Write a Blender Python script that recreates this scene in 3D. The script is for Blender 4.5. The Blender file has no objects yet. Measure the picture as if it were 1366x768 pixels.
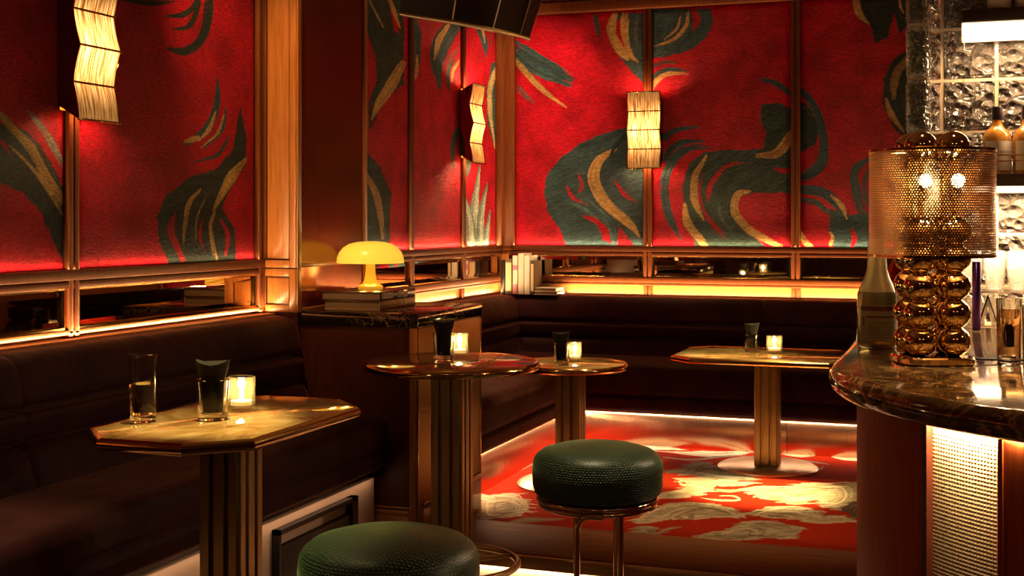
import bpy, bmesh, math, random
import numpy as np
from mathutils import Vector, Matrix
random.seed(7)
PI = math.pi
SC = bpy.context.scene
COL = SC.collection

# ------------------------------------------------------------------ camera
TH = math.radians(19.7); FPX = 1695.0; CX = 683.0; YH = 294.0; HC = 1.42
CT, ST = math.cos(TH), math.sin(TH)
cam = bpy.data.cameras.new('camera'); camo = bpy.data.objects.new('camera', cam); COL.objects.link(camo)
camo.location = (0, 0, HC); camo.rotation_euler = (PI/2, 0, TH)
cam.lens = 36*FPX/1366; cam.sensor_width = 36; cam.sensor_fit = 'HORIZONTAL'
cam.shift_y = -(384-YH)/1366; cam.clip_start = 0.05
SC.camera = camo

def at_depth(px, py, D):
    k = (px-CX)/FPX
    return Vector((D*(CT*k-ST), D*(ST*k+CT), HC+(YH-py)/FPX*D))
def on_z(px, py, z):
    return at_depth(px, py, (z-HC)*FPX/(YH-py))
def on_x(px, x):
    k = (px-CX)/FPX; D = x/(CT*k-ST); return D*(ST*k+CT)     # returns room y
def on_y(px, y):
    k = (px-CX)/FPX; D = y/(ST*k+CT); return D*(CT*k-ST)     # returns room x
def project(x, y, z):
    R = CT*x+ST*y; D = -ST*x+CT*y
    return CX+FPX*R/D, YH-FPX*(z-HC)/D

# ------------------------------------------------------------------ materials
MATS = {}
def newmat(name):
    m = bpy.data.materials.new(name); m.use_nodes = True
    nt = m.node_tree; b = nt.nodes.get('Principled BSDF'); MATS[name] = m
    return m, nt, b
def plain(name, col, rough=.5, metal=0., sheen=0., coat=0., spec=.5, emit=None, es=0., trans=0., ior=1.45, aniso=0.):
    m, nt, b = newmat(name)
    b.inputs['Base Color'].default_value = (*col, 1); b.inputs['Roughness'].default_value = rough
    b.inputs['Metallic'].default_value = metal; b.inputs['Sheen Weight'].default_value = sheen
    b.inputs['Coat Weight'].default_value = coat; b.inputs['Specular IOR Level'].default_value = spec
    b.inputs['Transmission Weight'].default_value = trans; b.inputs['IOR'].default_value = ior
    b.inputs['Anisotropic'].default_value = aniso
    if emit: b.inputs['Emission Color'].default_value = (*emit, 1); b.inputs['Emission Strength'].default_value = es
    return m
def N(nt, typ, **kw):
    n = nt.nodes.new(typ)
    for k, v in kw.items():
        if k in n.inputs: n.inputs[k].default_value = v
        else: setattr(n, k, v)
    return n
def ramp(nt, stops):
    r = nt.nodes.new('ShaderNodeValToRGB'); e = r.color_ramp.elements
    while len(e) < len(stops): e.new(.5)
    for i, (p, c) in enumerate(stops): e[i].position = p; e[i].color = (*c, 1)
    return r
def bump(nt, b, h, strength=.3, dist=.01):
    bp = N(nt, 'ShaderNodeBump', Strength=strength, Distance=dist)
    nt.links.new(h, bp.inputs['Height']); nt.links.new(bp.outputs[0], b.inputs['Normal']); return bp
def coords(nt, scale=(1, 1, 1), kind='Object'):
    t = nt.nodes.new('ShaderNodeTexCoord'); mp = nt.nodes.new('ShaderNodeMapping')
    mp.inputs['Scale'].default_value = scale
    nt.links.new(t.outputs[kind], mp.inputs[0]); return mp.outputs[0]
def math_n(nt, op, a, b=None):
    n = nt.nodes.new('ShaderNodeMath'); n.operation = op
    for i, v in enumerate((a, b)):
        if v is None: continue
        if isinstance(v, (int, float)): n.inputs[i].default_value = v
        else: nt.links.new(v, n.inputs[i])
    return n.outputs[0]

def wood(name, dark, light, scale=(26, 26, 1.6), rough=.32, coat=.25, axis_scale=4, spec=.5):
    m, nt, b = newmat(name)
    c = coords(nt, scale)
    n = N(nt, 'ShaderNodeTexNoise', Scale=float(axis_scale), Detail=6., Roughness=.6, Distortion=.4)
    nt.links.new(c, n.inputs['Vector'])
    r = ramp(nt, [(.3, dark), (.7, light)]); nt.links.new(n.outputs[0], r.inputs[0])
    nt.links.new(r.outputs[0], b.inputs['Base Color'])
    b.inputs['Roughness'].default_value = rough; b.inputs['Coat Weight'].default_value = coat; b.inputs['Specular IOR Level'].default_value = spec
    b.inputs['Coat Roughness'].default_value = .18
    bump(nt, b, n.outputs[0], .06, .004)
    return m
M_wood = wood('mahogany', (.27, .085, .019), (.42, .15, .036))
M_trim = wood('dark_trim_wood', (.085, .020, .006), (.15, .038, .010), rough=.4, coat=0, spec=.25)
M_wooddark = wood('dark_mahogany', (.050, .010, .005), (.085, .018, .008), coat=.1)
M_woodh = wood('mahogany_lengthwise', (.27, .085, .019), (.42, .15, .036), scale=(1.6, 1.6, 30))
M_oak = wood('smoked_oak', (.17, .062, .019), (.36, .145, .046), scale=(1.2, 22, 22), rough=.6, coat=0, spec=.05)
M_barwood = wood('bar_mahogany', (.30, .055, .014), (.45, .095, .024), rough=.5, coat=0, spec=.12)

def fabric_mat(name):
    m, nt, b = newmat(name)
    a = nt.nodes.new('ShaderNodeVertexColor'); a.layer_name = 'Col'
    c = coords(nt, (1, 1, 1))
    n = N(nt, 'ShaderNodeTexNoise', Scale=120., Detail=5., Roughness=.75); nt.links.new(c, n.inputs['Vector'])
    n2 = N(nt, 'ShaderNodeTexNoise', Scale=7., Detail=3.); nt.links.new(c, n2.inputs['Vector'])
    mx = N(nt, 'ShaderNodeMix', data_type='RGBA', blend_type='MULTIPLY'); mx.inputs[0].default_value = .55
    r = ramp(nt, [(.32, (.30, .30, .30)), (.60, (1, 1, 1))]); nt.links.new(n2.outputs[0], r.inputs[0])
    n5 = N(nt, 'ShaderNodeTexNoise', Scale=1., Detail=3., Roughness=.7); nt.links.new(coords(nt, (45, 45, 190)), n5.inputs['Vector'])
    r5 = ramp(nt, [(.36, (.62, .62, .62)), (.50, (.92, .92, .92)), (.66, (1.35, 1.35, 1.35))]); nt.links.new(n5.outputs[0], r5.inputs[0])
    m5 = N(nt, 'ShaderNodeMix', data_type='RGBA', blend_type='MULTIPLY'); m5.inputs[0].default_value = 1.
    nt.links.new(a.outputs[0], mx.inputs[6]); nt.links.new(r.outputs[0], mx.inputs[7])
    nt.links.new(mx.outputs[2], m5.inputs[6]); nt.links.new(r5.outputs[0], m5.inputs[7])
    nt.links.new(m5.outputs[2], b.inputs['Base Color'])
    b.inputs['Roughness'].default_value = .7; b.inputs['Specular IOR Level'].default_value = .12
    n3 = N(nt, 'ShaderNodeTexNoise', Scale=45., Detail=4., Roughness=.7); nt.links.new(coords(nt, (1, 1, 1.6)), n3.inputs['Vector'])
    bump(nt, b, math_n(nt, 'ADD', n.outputs[0], math_n(nt, 'MULTIPLY', n3.outputs[0], .8)), 1., .016)
    return m
M_fabric = fabric_mat('brushstroke_velvet')
def carpet_mat():
    m, nt, b = newmat('carpet_pile')
    a = nt.nodes.new('ShaderNodeVertexColor'); a.layer_name = 'Col'
    nt.links.new(a.outputs[0], b.inputs['Base Color'])
    b.inputs['Roughness'].default_value = .95; b.inputs['Specular IOR Level'].default_value = .1
    n = N(nt, 'ShaderNodeTexNoise', Scale=260., Detail=2.); nt.links.new(coords(nt), n.inputs['Vector'])
    bump(nt, b, n.outputs[0], .4, .006); return m
M_carpet = carpet_mat()

def velvet(name, c0, c1, sheen, tint):
    m, nt, b = newmat(name)
    n = N(nt, 'ShaderNodeTexNoise', Scale=5., Detail=5., Roughness=.6, Distortion=.8); nt.links.new(coords(nt, (1, 1, 1)), n.inputs['Vector'])
    r = ramp(nt, [(.38, c0), (.68, c1)]); nt.links.new(n.outputs[0], r.inputs[0])
    nt.links.new(r.outputs[0], b.inputs['Base Color'])
    b.inputs['Roughness'].default_value = .65; b.inputs['Specular IOR Level'].default_value = .10
    b.inputs['Sheen Weight'].default_value = sheen; b.inputs['Sheen Roughness'].default_value = .35
    b.inputs['Sheen Tint'].default_value = (*tint, 1)
    n2 = N(nt, 'ShaderNodeTexNoise', Scale=9., Detail=4.); nt.links.new(coords(nt), n2.inputs['Vector'])
    bump(nt, b, n2.outputs[0], .25, .03); return m
M_velvet = velvet('aubergine_velvet', (.019, .0032, .0045), (.038, .0070, .0085), .15, (1., .45, .28))

def green_mat():
    m, nt, b = newmat('green_embossed_velvet')
    uv = nt.nodes.new('ShaderNodeTexCoord')
    br = N(nt, 'ShaderNodeTexBrick', Scale=1.); br.offset = .5
    for k, v in (('Brick Width', .0105), ('Row Height', .0075), ('Mortar Size', .0026), ('Mortar Smooth', .4)): br.inputs[k].default_value = v
    br.inputs['Color1'].default_value = (.040, .115, .058, 1); br.inputs['Color2'].default_value = (.055, .14, .070, 1)
    br.inputs['Mortar'].default_value = (.003, .007, .004, 1)
    n = N(nt, 'ShaderNodeTexNoise', Scale=60., Detail=2.); nt.links.new(uv.outputs['UV'], n.inputs['Vector'])
    va = N(nt, 'ShaderNodeVectorMath'); va.operation = 'MULTIPLY_ADD'; va.inputs[1].default_value = (.006, .006, 0)
    nt.links.new(n.outputs['Color'], va.inputs[0]); nt.links.new(uv.outputs['UV'], va.inputs[2])
    nt.links.new(va.outputs[0], br.inputs['Vector'])
    nt.links.new(br.outputs['Color'], b.inputs['Base Color'])
    b.inputs['Roughness'].default_value = .42; b.inputs['Sheen Weight'].default_value = .35
    b.inputs['Sheen Tint'].default_value = (.55, 1, .5, 1); b.inputs['Sheen Roughness'].default_value = .3
    inv = math_n(nt, 'SUBTRACT', 1., br.outputs['Fac'])
    bump(nt, b, inv, .9, .004); return m
M_green = green_mat()

def marble(name, veins, ground):
    m, nt, b = newmat(name)
    c = coords(nt, (1, 1, 1))
    n = N(nt, 'ShaderNodeTexNoise', Scale=3.2, Detail=7., Roughness=.62, Distortion=1.6); nt.links.new(c, n.inputs['Vector'])
    v = N(nt, 'ShaderNodeTexVoronoi', Scale=8.); v.feature = 'DISTANCE_TO_EDGE'
    va = N(nt, 'ShaderNodeVectorMath'); va.operation = 'MULTIPLY_ADD'; va.inputs[1].default_value = (.55, .55, .55)
    nt.links.new(n.outputs['Color'], va.inputs[0]); nt.links.new(c, va.inputs[2]); nt.links.new(va.outputs[0], v.inputs['Vector'])
    r = ramp(nt, veins); nt.links.new(v.outputs['Distance'], r.inputs[0])
    n3 = N(nt, 'ShaderNodeTexNoise', Scale=2.6, Detail=2.); nt.links.new(c, n3.inputs['Vector'])
    rm = ramp(nt, [(.42, (.05, .05, .05)), (.60, (1, 1, 1))]); nt.links.new(n3.outputs[0], rm.inputs[0])
    mv = N(nt, 'ShaderNodeMix', data_type='RGBA', blend_type='MULTIPLY'); mv.inputs[0].default_value = 1.
    nt.links.new(r.outputs[0], mv.inputs[6]); nt.links.new(rm.outputs[0], mv.inputs[7])
    r2 = ramp(nt, ground); nt.links.new(n.outputs[0], r2.inputs[0])
    mx = N(nt, 'ShaderNodeMix', data_type='RGBA', blend_type='ADD'); mx.inputs[0].default_value = .8
    nt.links.new(mv.outputs[2], mx.inputs[6]); nt.links.new(r2.outputs[0], mx.inputs[7])
    nt.links.new(mx.outputs[2], b.inputs['Base Color'])
    b.inputs['Roughness'].default_value = .09; b.inputs['Coat Weight'].default_value = .3; return m
M_marble = marble('brown_veined_marble', [(0., (.62, .40, .17)), (.022, (.34, .19, .07)), (.09, (.04, .02, .010))], [(.40, (.014, .008, .005)), (.55, (.11, .055, .018)), (.70, (.36, .20, .06))])
M_marble2 = marble('black_veined_marble', [(0., (.40, .28, .16)), (.012, (.14, .08, .04)), (.045, (.010, .005, .004))], [(.45, (.008, .005, .004)), (.68, (.020, .010, .006)), (.80, (.06, .03, .015))])
def onyx():
    m, nt, b = newmat('honey_onyx')
    n = N(nt, 'ShaderNodeTexNoise', Scale=4.5, Detail=7., Roughness=.65, Distortion=1.2); nt.links.new(coords(nt, (1, .8, 1)), n.inputs['Vector'])
    r = ramp(nt, [(.34, (.20, .09, .025)), (.48, (.52, .31, .10)), (.62, (.75, .55, .24))]); nt.links.new(n.outputs[0], r.inputs[0])
    nt.links.new(r.outputs[0], b.inputs['Base Color']); b.inputs['Roughness'].default_value = .06; b.inputs['Coat Weight'].default_value = .4
    b.inputs['Coat Roughness'].default_value = .03; return m
M_onyx = onyx()
M_tabwood = plain('polished_red_brown_top', (.20, .075, .035), .1, coat=.6)
M_brass = plain('aged_brass', (.62, .38, .15), .12, 1.)
M_bronze = plain('brushed_bronze', (.38, .26, .12), .40, 1., aniso=.5)
M_steel = plain('brushed_steel', (.62, .52, .42), .3, 1., aniso=.6)
M_copper = plain('brushed_copper_kick', (.70, .47, .34), .25, 1., aniso=.4)
M_chrome = plain('pink_gold_tube', (.62, .42, .26), .12, 1.)
M_gold = plain('polished_gold', (.82, .60, .30), .05, 1.)
M_mirror = plain('smoked_mirror', (.62, .50, .40), .015, 1.)
M_black = plain('black_leather', (.010, .006, .005), .42)
M_napkin = plain('dark_linen', (.016, .014, .008), .85)
M_dark = plain('dark_lacquer', (.012, .004, .004), .28)
M_plaster = plain('plaster_ceiling', (.16, .08, .045), .9)
M_floor = wood('dark_floor_boards', (.05, .024, .012), (.11, .05, .024), scale=(18, 1.2, 18), rough=.4)
M_bronzemirror = plain('bronze_mirror_side', (.30, .13, .09), .05, 1.)
M_water = None
def thin_glass(name, tint=(1, 1, 1), refl=.9, rough=.02, body=0.):
    m, nt, b = newmat(name); nt.nodes.remove(b)
    out = nt.nodes.get('Material Output')
    t = N(nt, 'ShaderNodeBsdfTransparent'); t.inputs[0].default_value = (*tint, 1)
    g = N(nt, 'ShaderNodeBsdfGlossy', Roughness=rough)
    lw = N(nt, 'ShaderNodeLayerWeight', Blend=.5)
    f = math_n(nt, 'POWER', lw.outputs['Facing'], 3.2)
    f = math_n(nt, 'MULTIPLY', f, .62*refl); f = math_n(nt, 'ADD', f, .035+body)
    mx = nt.nodes.new('ShaderNodeMixShader')
    nt.links.new(f, mx.inputs[0]); nt.links.new(t.outputs[0], mx.inputs[1]); nt.links.new(g.outputs[0], mx.inputs[2])
    nt.links.new(mx.outputs[0], out.inputs[0]); return m
M_glass = thin_glass('clear_glass', (.95, .96, .90), 1.4)
M_water = plain('still_water', (.97, .97, .86), .0, trans=1., ior=1.33)
M_frost = thin_glass('clear_shelf_glass', (.93, .88, .80), 1.8, .1, .06)
def crystal_mat():
    m, nt, b = newmat('cut_crystal'); nt.nodes.remove(b); out = nt.nodes.get('Material Output')
    t = N(nt, 'ShaderNodeBsdfTransparent'); tr = N(nt, 'ShaderNodeBsdfTranslucent'); tr.inputs[0].default_value = (1, .92, .80, 1)
    g = N(nt, 'ShaderNodeBsdfGlossy', Roughness=.08)
    lw = N(nt, 'ShaderNodeLayerWeight', Blend=.5); f = math_n(nt, 'ADD', math_n(nt, 'MULTIPLY', math_n(nt, 'POWER', lw.outputs['Facing'], 1.6), .7), .12)
    m1 = nt.nodes.new('ShaderNodeMixShader'); m1.inputs[0].default_value = .28
    nt.links.new(t.outputs[0], m1.inputs[1]); nt.links.new(tr.outputs[0], m1.inputs[2])
    m2 = nt.nodes.new('ShaderNodeMixShader'); nt.links.new(f, m2.inputs[0]); nt.links.new(m1.outputs[0], m2.inputs[1]); nt.links.new(g.outputs[0], m2.inputs[2])
    nt.links.new(m2.outputs[0], out.inputs[0]); return m
M_crystal = crystal_mat()
def glow_glass():
    m, nt, b = newmat('tealight_glass'); nt.nodes.remove(b); out = nt.nodes.get('Material Output')
    t = N(nt, 'ShaderNodeBsdfTransparent'); tr = N(nt, 'ShaderNodeBsdfTranslucent'); tr.inputs[0].default_value = (.95, .86, .50, 1)
    g = N(nt, 'ShaderNodeBsdfGlossy', Roughness=.05)
    lw = N(nt, 'ShaderNodeLayerWeight', Blend=.5); f = math_n(nt, 'ADD', math_n(nt, 'MULTIPLY', math_n(nt, 'POWER', lw.outputs['Facing'], 3.), .7), .04)
    m1 = nt.nodes.new('ShaderNodeMixShader'); m1.inputs[0].default_value = .065
    nt.links.new(t.outputs[0], m1.inputs[1]); nt.links.new(tr.outputs[0], m1.inputs[2])
    m2 = nt.nodes.new('ShaderNodeMixShader'); nt.links.new(f, m2.inputs[0]); nt.links.new(m1.outputs[0], m2.inputs[1]); nt.links.new(g.outputs[0], m2.inputs[2])
    nt.links.new(m2.outputs[0], out.inputs[0]); return m
M_candleglass = glow_glass()
M_drinkglass = plain('drinking_glass', (1, 1, .96), .0, trans=1., ior=1.45)
M_wick = plain('candle_wax', (.85, .75, .5), .6, emit=(1, .62, .2), es=.3)
M_flame = plain('candle_flame', (1, .8, .4), .5, emit=(1, .72, .28), es=28)
M_lampshade = plain('glowing_orange_shade', (.85, .45, .06), .25, coat=.5, emit=(1., .60, .055), es=.92)
M_lampstem = plain('glowing_orange_stem', (.85, .40, .05), .3, coat=.5, emit=(1., .42, .02), es=.6)
M_bulb = plain('lit_bulb', (1, .9, .7), .5, emit=(1, .74, .36), es=40)
M_led = plain('warm_led_diffuser', (1, .9, .75), .6, emit=(1, .70, .40), es=3.2)

def sconce_diffuser():
    m, nt, b = newmat('ribbed_amber_glass')
    uv = nt.nodes.new('ShaderNodeTexCoord')
    mp = nt.nodes.new('ShaderNodeMapping'); mp.inputs['Scale'].default_value = (270, 7, 1)
    nt.links.new(uv.outputs['UV'], mp.inputs[0])
    n = N(nt, 'ShaderNodeTexNoise', Scale=1., Detail=3., Roughness=.7, Distortion=.2); nt.links.new(mp.outputs[0], n.inputs['Vector'])
    r = ramp(nt, [(.38, (.11, .028, .004)), (.5, (.62, .22, .035)), (.60, (1., .60, .20))]); nt.links.new(n.outputs[0], r.inputs[0])
    nt.links.new(r.outputs[0], b.inputs['Base Color'])
    b.inputs['Roughness'].default_value = .25
    # the lamp sits behind the middle of the glass: this glass gives off its light
    sep = nt.nodes.new('ShaderNodeSeparateXYZ'); nt.links.new(uv.outputs['UV'], sep.inputs[0])
    d = math_n(nt, 'ABSOLUTE', math_n(nt, 'SUBTRACT', sep.outputs[1], .225))
    g = nt.nodes.new('ShaderNodeMapRange'); g.inputs[1].default_value = .0; g.inputs[2].default_value = .2
    g.inputs[3].default_value = 5.; g.inputs[4].default_value = .42; g.interpolation_type = 'SMOOTHSTEP'
    nt.links.new(d, g.inputs[0])
    nt.links.new(r.outputs[0], b.inputs['Emission Color']); nt.links.new(g.outputs[0], b.inputs['Emission Strength'])
    return m
M_sconce = sconce_diffuser()

def perforated():
    m, nt, b = newmat('perforated_brass')
    b.inputs['Base Color'].default_value = (.72, .50, .30, 1); b.inputs['Metallic'].default_value = 1; b.inputs['Roughness'].default_value = .3
    uv = nt.nodes.new('ShaderNodeTexCoord'); sep = nt.nodes.new('ShaderNodeSeparateXYZ'); nt.links.new(uv.outputs['UV'], sep.inputs[0])
    P = .0068; PH = .0059
    row = math_n(nt, 'DIVIDE', sep.outputs[1], PH); fl = math_n(nt, 'FLOOR', row)
    odd = math_n(nt, 'MULTIPLY', math_n(nt, 'MODULO', fl, 2.), .5)
    u = math_n(nt, 'FRACT', math_n(nt, 'ADD', math_n(nt, 'DIVIDE', sep.outputs[0], P), odd))
    v = math_n(nt, 'FRACT', row)
    du = math_n(nt, 'MULTIPLY', math_n(nt, 'SUBTRACT', u, .5), P); dv = math_n(nt, 'MULTIPLY', math_n(nt, 'SUBTRACT', v, .5), PH)
    rr = math_n(nt, 'SQRT', math_n(nt, 'ADD', math_n(nt, 'MULTIPLY', du, du), math_n(nt, 'MULTIPLY', dv, dv)))
    hole = math_n(nt, 'LESS_THAN', rr, .00185)
    nt.links.new(math_n(nt, 'SUBTRACT', 1., hole), b.inputs['Alpha']); return m
M_perf = perforated()
def cane():
    m, nt, b = newmat('woven_cane')
    uv = nt.nodes.new('ShaderNodeTexCoord'); sep = nt.nodes.new('ShaderNodeSeparateXYZ'); nt.links.new(uv.outputs['UV'], sep.inputs[0])
    a = math_n(nt, 'SINE', math_n(nt, 'MULTIPLY', sep.outputs[0], 2*PI/.0082)); c = math_n(nt, 'SINE', math_n(nt, 'MULTIPLY', sep.outputs[1], 2*PI/.0082))
    h = math_n(nt, 'MULTIPLY', math_n(nt, 'ADD', a, 1.), math_n(nt, 'ADD', c, 1.))
    r = ramp(nt, [(.0, (.72, .54, .30)), (.45, (.62, .44, .22)), (.7, (.16, .08, .03))])
    nt.links.new(math_n(nt, 'MULTIPLY', h, .25), r.inputs[0]); nt.links.new(r.outputs[0], b.inputs['Base Color'])
    b.inputs['Roughness'].default_value = .5
    bump(nt, b, math_n(nt, 'MULTIPLY', h, -1.), .6, .003); return m
M_cane = cane()
def block_glass(name, tint, sc, strength):
    m, nt, b = newmat(name)
    b.inputs['Base Color'].default_value = (*tint, 1); b.inputs['Roughness'].default_value = .03
    b.inputs['Transmission Weight'].default_value = .9; b.inputs['IOR'].default_value = 1.5
    c = coords(nt)
    v = N(nt, 'ShaderNodeTexNoise', Scale=sc, Detail=1., Distortion=1.); nt.links.new(c, v.inputs['Vector'])
    va = N(nt, 'ShaderNodeVectorMath'); va.operation = 'MULTIPLY_ADD'; va.inputs[1].default_value = (.05, .05, .05)
    nt.links.new(v.outputs['Color'], va.inputs[0]); nt.links.new(c, va.inputs[2])
    w = N(nt, 'ShaderNodeTexVoronoi', Scale=sc*1.6); nt.links.new(va.outputs[0], w.inputs['Vector'])
    bump(nt, b, math_n(nt, 'ADD', v.outputs[0], math_n(nt, 'MULTIPLY', w.outputs['Distance'], 1.2)), strength, .05); return m
M_block = block_glass('wavy_block_glass', (.88, .72, .58), 15., 1.)
M_blockend = block_glass('green_block_glass', (.70, .74, .62), 30., .8)
M_mortar = plain('block_joint', (.40, .29, .18), .25, spec=.8)
M_page = plain('book_pages', (.20, .12, .07), .8)
def coverm(name, c, r=.4): return plain(name, c, r, coat=.2)
M_txtgold = plain('gilt_lettering', (.95, .75, .28), .4)
M_amber = plain('amber_whisky', (.70, .30, .05), .05, trans=.5, ior=1.36, spec=.6)
M_label = plain('cream_label', (.80, .68, .52), .6)
M_olive = plain('olive_bottle_glass', (.30, .24, .10), .12, trans=.45, ior=1.4)
M_frostneck = plain('textured_bottle_glass', (.80, .66, .30), .35, trans=.45, ior=1.4)
M_maroon = plain('maroon_band', (.10, .015, .012), .5)
M_red = plain('red_liqueur', (.45, .015, .01), .08, trans=.5, ior=1.4)
M_purple = plain('violet_anodised_metal', (.16, .08, .42), .25, 1.)
M_brownshelf = plain('brown_lacquer_shelf', (.035, .016, .009), .35)
_b = M_copper.node_tree.nodes['Principled BSDF']; _n = N(M_copper.node_tree, 'ShaderNodeTexNoise', Scale=1., Detail=3.); M_copper.node_tree.links.new(coords(M_copper.node_tree, (26, 26, .6)), _n.inputs['Vector']); bump(M_copper.node_tree, _b, _n.outputs[0], .12, .02)
M_pinkwall = plain('stone_kick_panel', (.55, .38, .28), .55)

# ------------------------------------------------------------------ mesh builder
class MB:
    def __init__(self): self.bm = bmesh.new(); self.uv = self.bm.loops.layers.uv.new('UVMap')
    def absorb(self, b2, mat=None):
        if mat is not None: bmesh.ops.transform(b2, matrix=mat, verts=b2.verts)
        me = bpy.data.meshes.new('t'); b2.to_mesh(me); b2.free(); self.bm.from_mesh(me); bpy.data.meshes.remove(me); return self
    def box(self, a, b, bev=0., seg=2, mat=None):
        b2 = bmesh.new(); bmesh.ops.create_cube(b2, size=1)
        for v in b2.verts:
            v.co = Vector([(a[i]+b[i])/2+v.co[i]*(b[i]-a[i]) for i in range(3)])
        if bev: bmesh.ops.bevel(b2, geom=b2.edges[:], offset=bev, segments=seg, affect='EDGES', profile=.5)
        return self.absorb(b2, mat)
    def face(self, pts):
        try: return self.bm.faces.new([self.bm.verts.new(p) for p in pts])
        except ValueError: return None
    def lathe(self, prof, c=(0, 0, 0), seg=40, cap0=True, cap1=True, planar_above=None):
        rings = []; L = [0.]
        for i in range(1, len(prof)): L.append(L[-1]+math.dist(prof[i], prof[i-1]))
        for r, z in prof:
            rings.append([self.bm.verts.new((c[0]+r*math.cos(2*PI*k/seg), c[1]+r*math.sin(2*PI*k/seg), c[2]+z)) for k in range(seg)])
        rm = max(p[0] for p in prof)
        for i in range(len(prof)-1):
            for k in range(seg):
                k2 = (k+1) % seg
                f = self.bm.faces.new((rings[i][k], rings[i][k2], rings[i+1][k2], rings[i+1][k]))
                us = [(k, i), (k+1, i), (k+1, i+1), (k, i+1)]
                for lp, (a, j) in zip(f.loops, us):
                    if planar_above is not None and i >= planar_above: lp[self.uv].uv = (lp.vert.co.x, lp.vert.co.y)
                    else: lp[self.uv].uv = (a/seg*2*PI*rm, L[j])
        if cap0 and prof[0][0] > 1e-5: self.bm.faces.new(rings[0][::-1])
        if cap1 and prof[-1][0] > 1e-5:
            f = self.bm.faces.new(rings[-1])
            for lp in f.loops: lp[self.uv].uv = (lp.vert.co.x, lp.vert.co.y)
        return self
    def tube(self, path, r, seg=12, closed=False):
        path = [Vector(p) for p in path]; n = len(path); rings = []; prev = None
        for i, p in enumerate(path):
            if closed: t = path[(i+1) % n]-path[i-1]
            else: t = path[min(i+1, n-1)]-path[max(i-1, 0)]
            t.normalize()
            if prev is None:
                u = t.orthogonal().normalized()
            else:
                u = prev-t*prev.dot(t); u.normalize()
            prev = u; w = t.cross(u)
            rings.append([self.bm.verts.new(p+r*(math.cos(2*PI*k/seg)*u+math.sin(2*PI*k/seg)*w)) for k in range(seg)])
        for i in range(n if closed else n-1):
            a, b = rings[i], rings[(i+1) % n]
            off = 0
            if closed and i == n-1:
                off = min(range(seg), key=lambda o: (a[0].co-b[o].co).length)
            for k in range(seg):
                self.bm.faces.new((a[k], a[(k+1) % seg], b[(k+1+off) % seg], b[(k+off) % seg]))
        if not closed: self.bm.faces.new(rings[0][::-1]); self.bm.faces.new(rings[-1])
        return self
    def prism(self, poly, z0, z1, bev=0., seg=2, mat=None):
        b2 = bmesh.new(); vs = [b2.verts.new((x, y, z0)) for x, y in poly]
        f = b2.faces.new(vs); e = bmesh.ops.extrude_face_region(b2, geom=[f])
        bmesh.ops.translate(b2, vec=(0, 0, z1-z0), verts=[v for v in e['geom'] if isinstance(v, bmesh.types.BMVert)])
        bmesh.ops.recalc_face_normals(b2, faces=b2.faces)
        if bev: bmesh.ops.bevel(b2, geom=b2.edges[:], offset=bev, segments=seg, affect='EDGES', profile=.5)
        return self.absorb(b2, mat)
    def rings(self, rings, cap0=True, cap1=True, closed=True):
        vr = [[self.bm.verts.new(p) for p in r] for r in rings]; n = len(vr[0])
        for a, b in zip(vr, vr[1:]):
            for k in range(n if closed else n-1):
                self.bm.faces.new((a[k], a[(k+1) % n], b[(k+1) % n], b[k]))
        if cap0: self.bm.faces.new(vr[0][::-1])
        if cap1: self.bm.faces.new(vr[-1])
        return self
    def build(self, name, mat, parent=None, loc=(0, 0, 0), smooth=True, angle=35):
        bmesh.ops.recalc_face_normals(self.bm, faces=self.bm.faces)
        me = bpy.data.meshes.new(name); self.bm.to_mesh(me); self.bm.free()
        me.materials.append(mat)
        if smooth:
            for p in me.polygons: p.use_smooth = True
            me.set_sharp_from_angle(angle=math.radians(angle))
        o = bpy.data.objects.new(name, me); COL.objects.link(o); o.location = loc
        if parent: o.parent = parent
        return o
def miter(outline):
    n = len(outline); out = []
    for i in range(n):
        p0, p1, p2 = Vector(outline[i-1]), Vector(outline[i]), Vector(outline[(i+1) % n])
        d1, d2 = (p1-p0).normalized(), (p2-p1).normalized()
        n1, n2 = Vector((d1.y, -d1.x)), Vector((d2.y, -d2.x))
        m = n1+n2; m /= max(.2, m.dot(n1)); out.append(m)
    return out      # outward for counter-clockwise outlines
def inset(outline, d):
    return [(p[0]-m.x*d, p[1]-m.y*d) for p, m in zip(outline, miter(outline))]
def slab_rings(outline, prof):
    """prof: list of (inset, z)"""
    mt = miter(outline)
    return [[(p[0]-m.x*d, p[1]-m.y*d, z) for p, m in zip(outline, mt)] for d, z in prof]
def halfround(z0, z1, n=8, depth=None):
    r = (z1-z0)/2; depth = depth or r
    return [(depth*(1-math.cos(a)), (z0+z1)/2+r*math.sin(a)) for a in [-PI/2+PI*i/n for i in range(n+1)]]

def thing(name, label, cat, loc=(0, 0, 0), rz=0, group=None):
    o = bpy.data.objects.new(name, None); COL.objects.link(o); o.empty_display_size = .05
    o.location = loc; o.rotation_euler = (0, 0, rz); tag(o, label, cat, group); return o
def tag(o, label, cat, group=None):
    o['label'] = label; o['category'] = cat
    if group: o['group'] = group
    return o
def struct(o): o['kind'] = 'structure'; return o
def copy_tree(o, parent=None):
    c = o.copy(); COL.objects.link(c)
    if parent: c.parent = parent
    for ch in list(o.children): copy_tree(ch, c)
    return c

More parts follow.
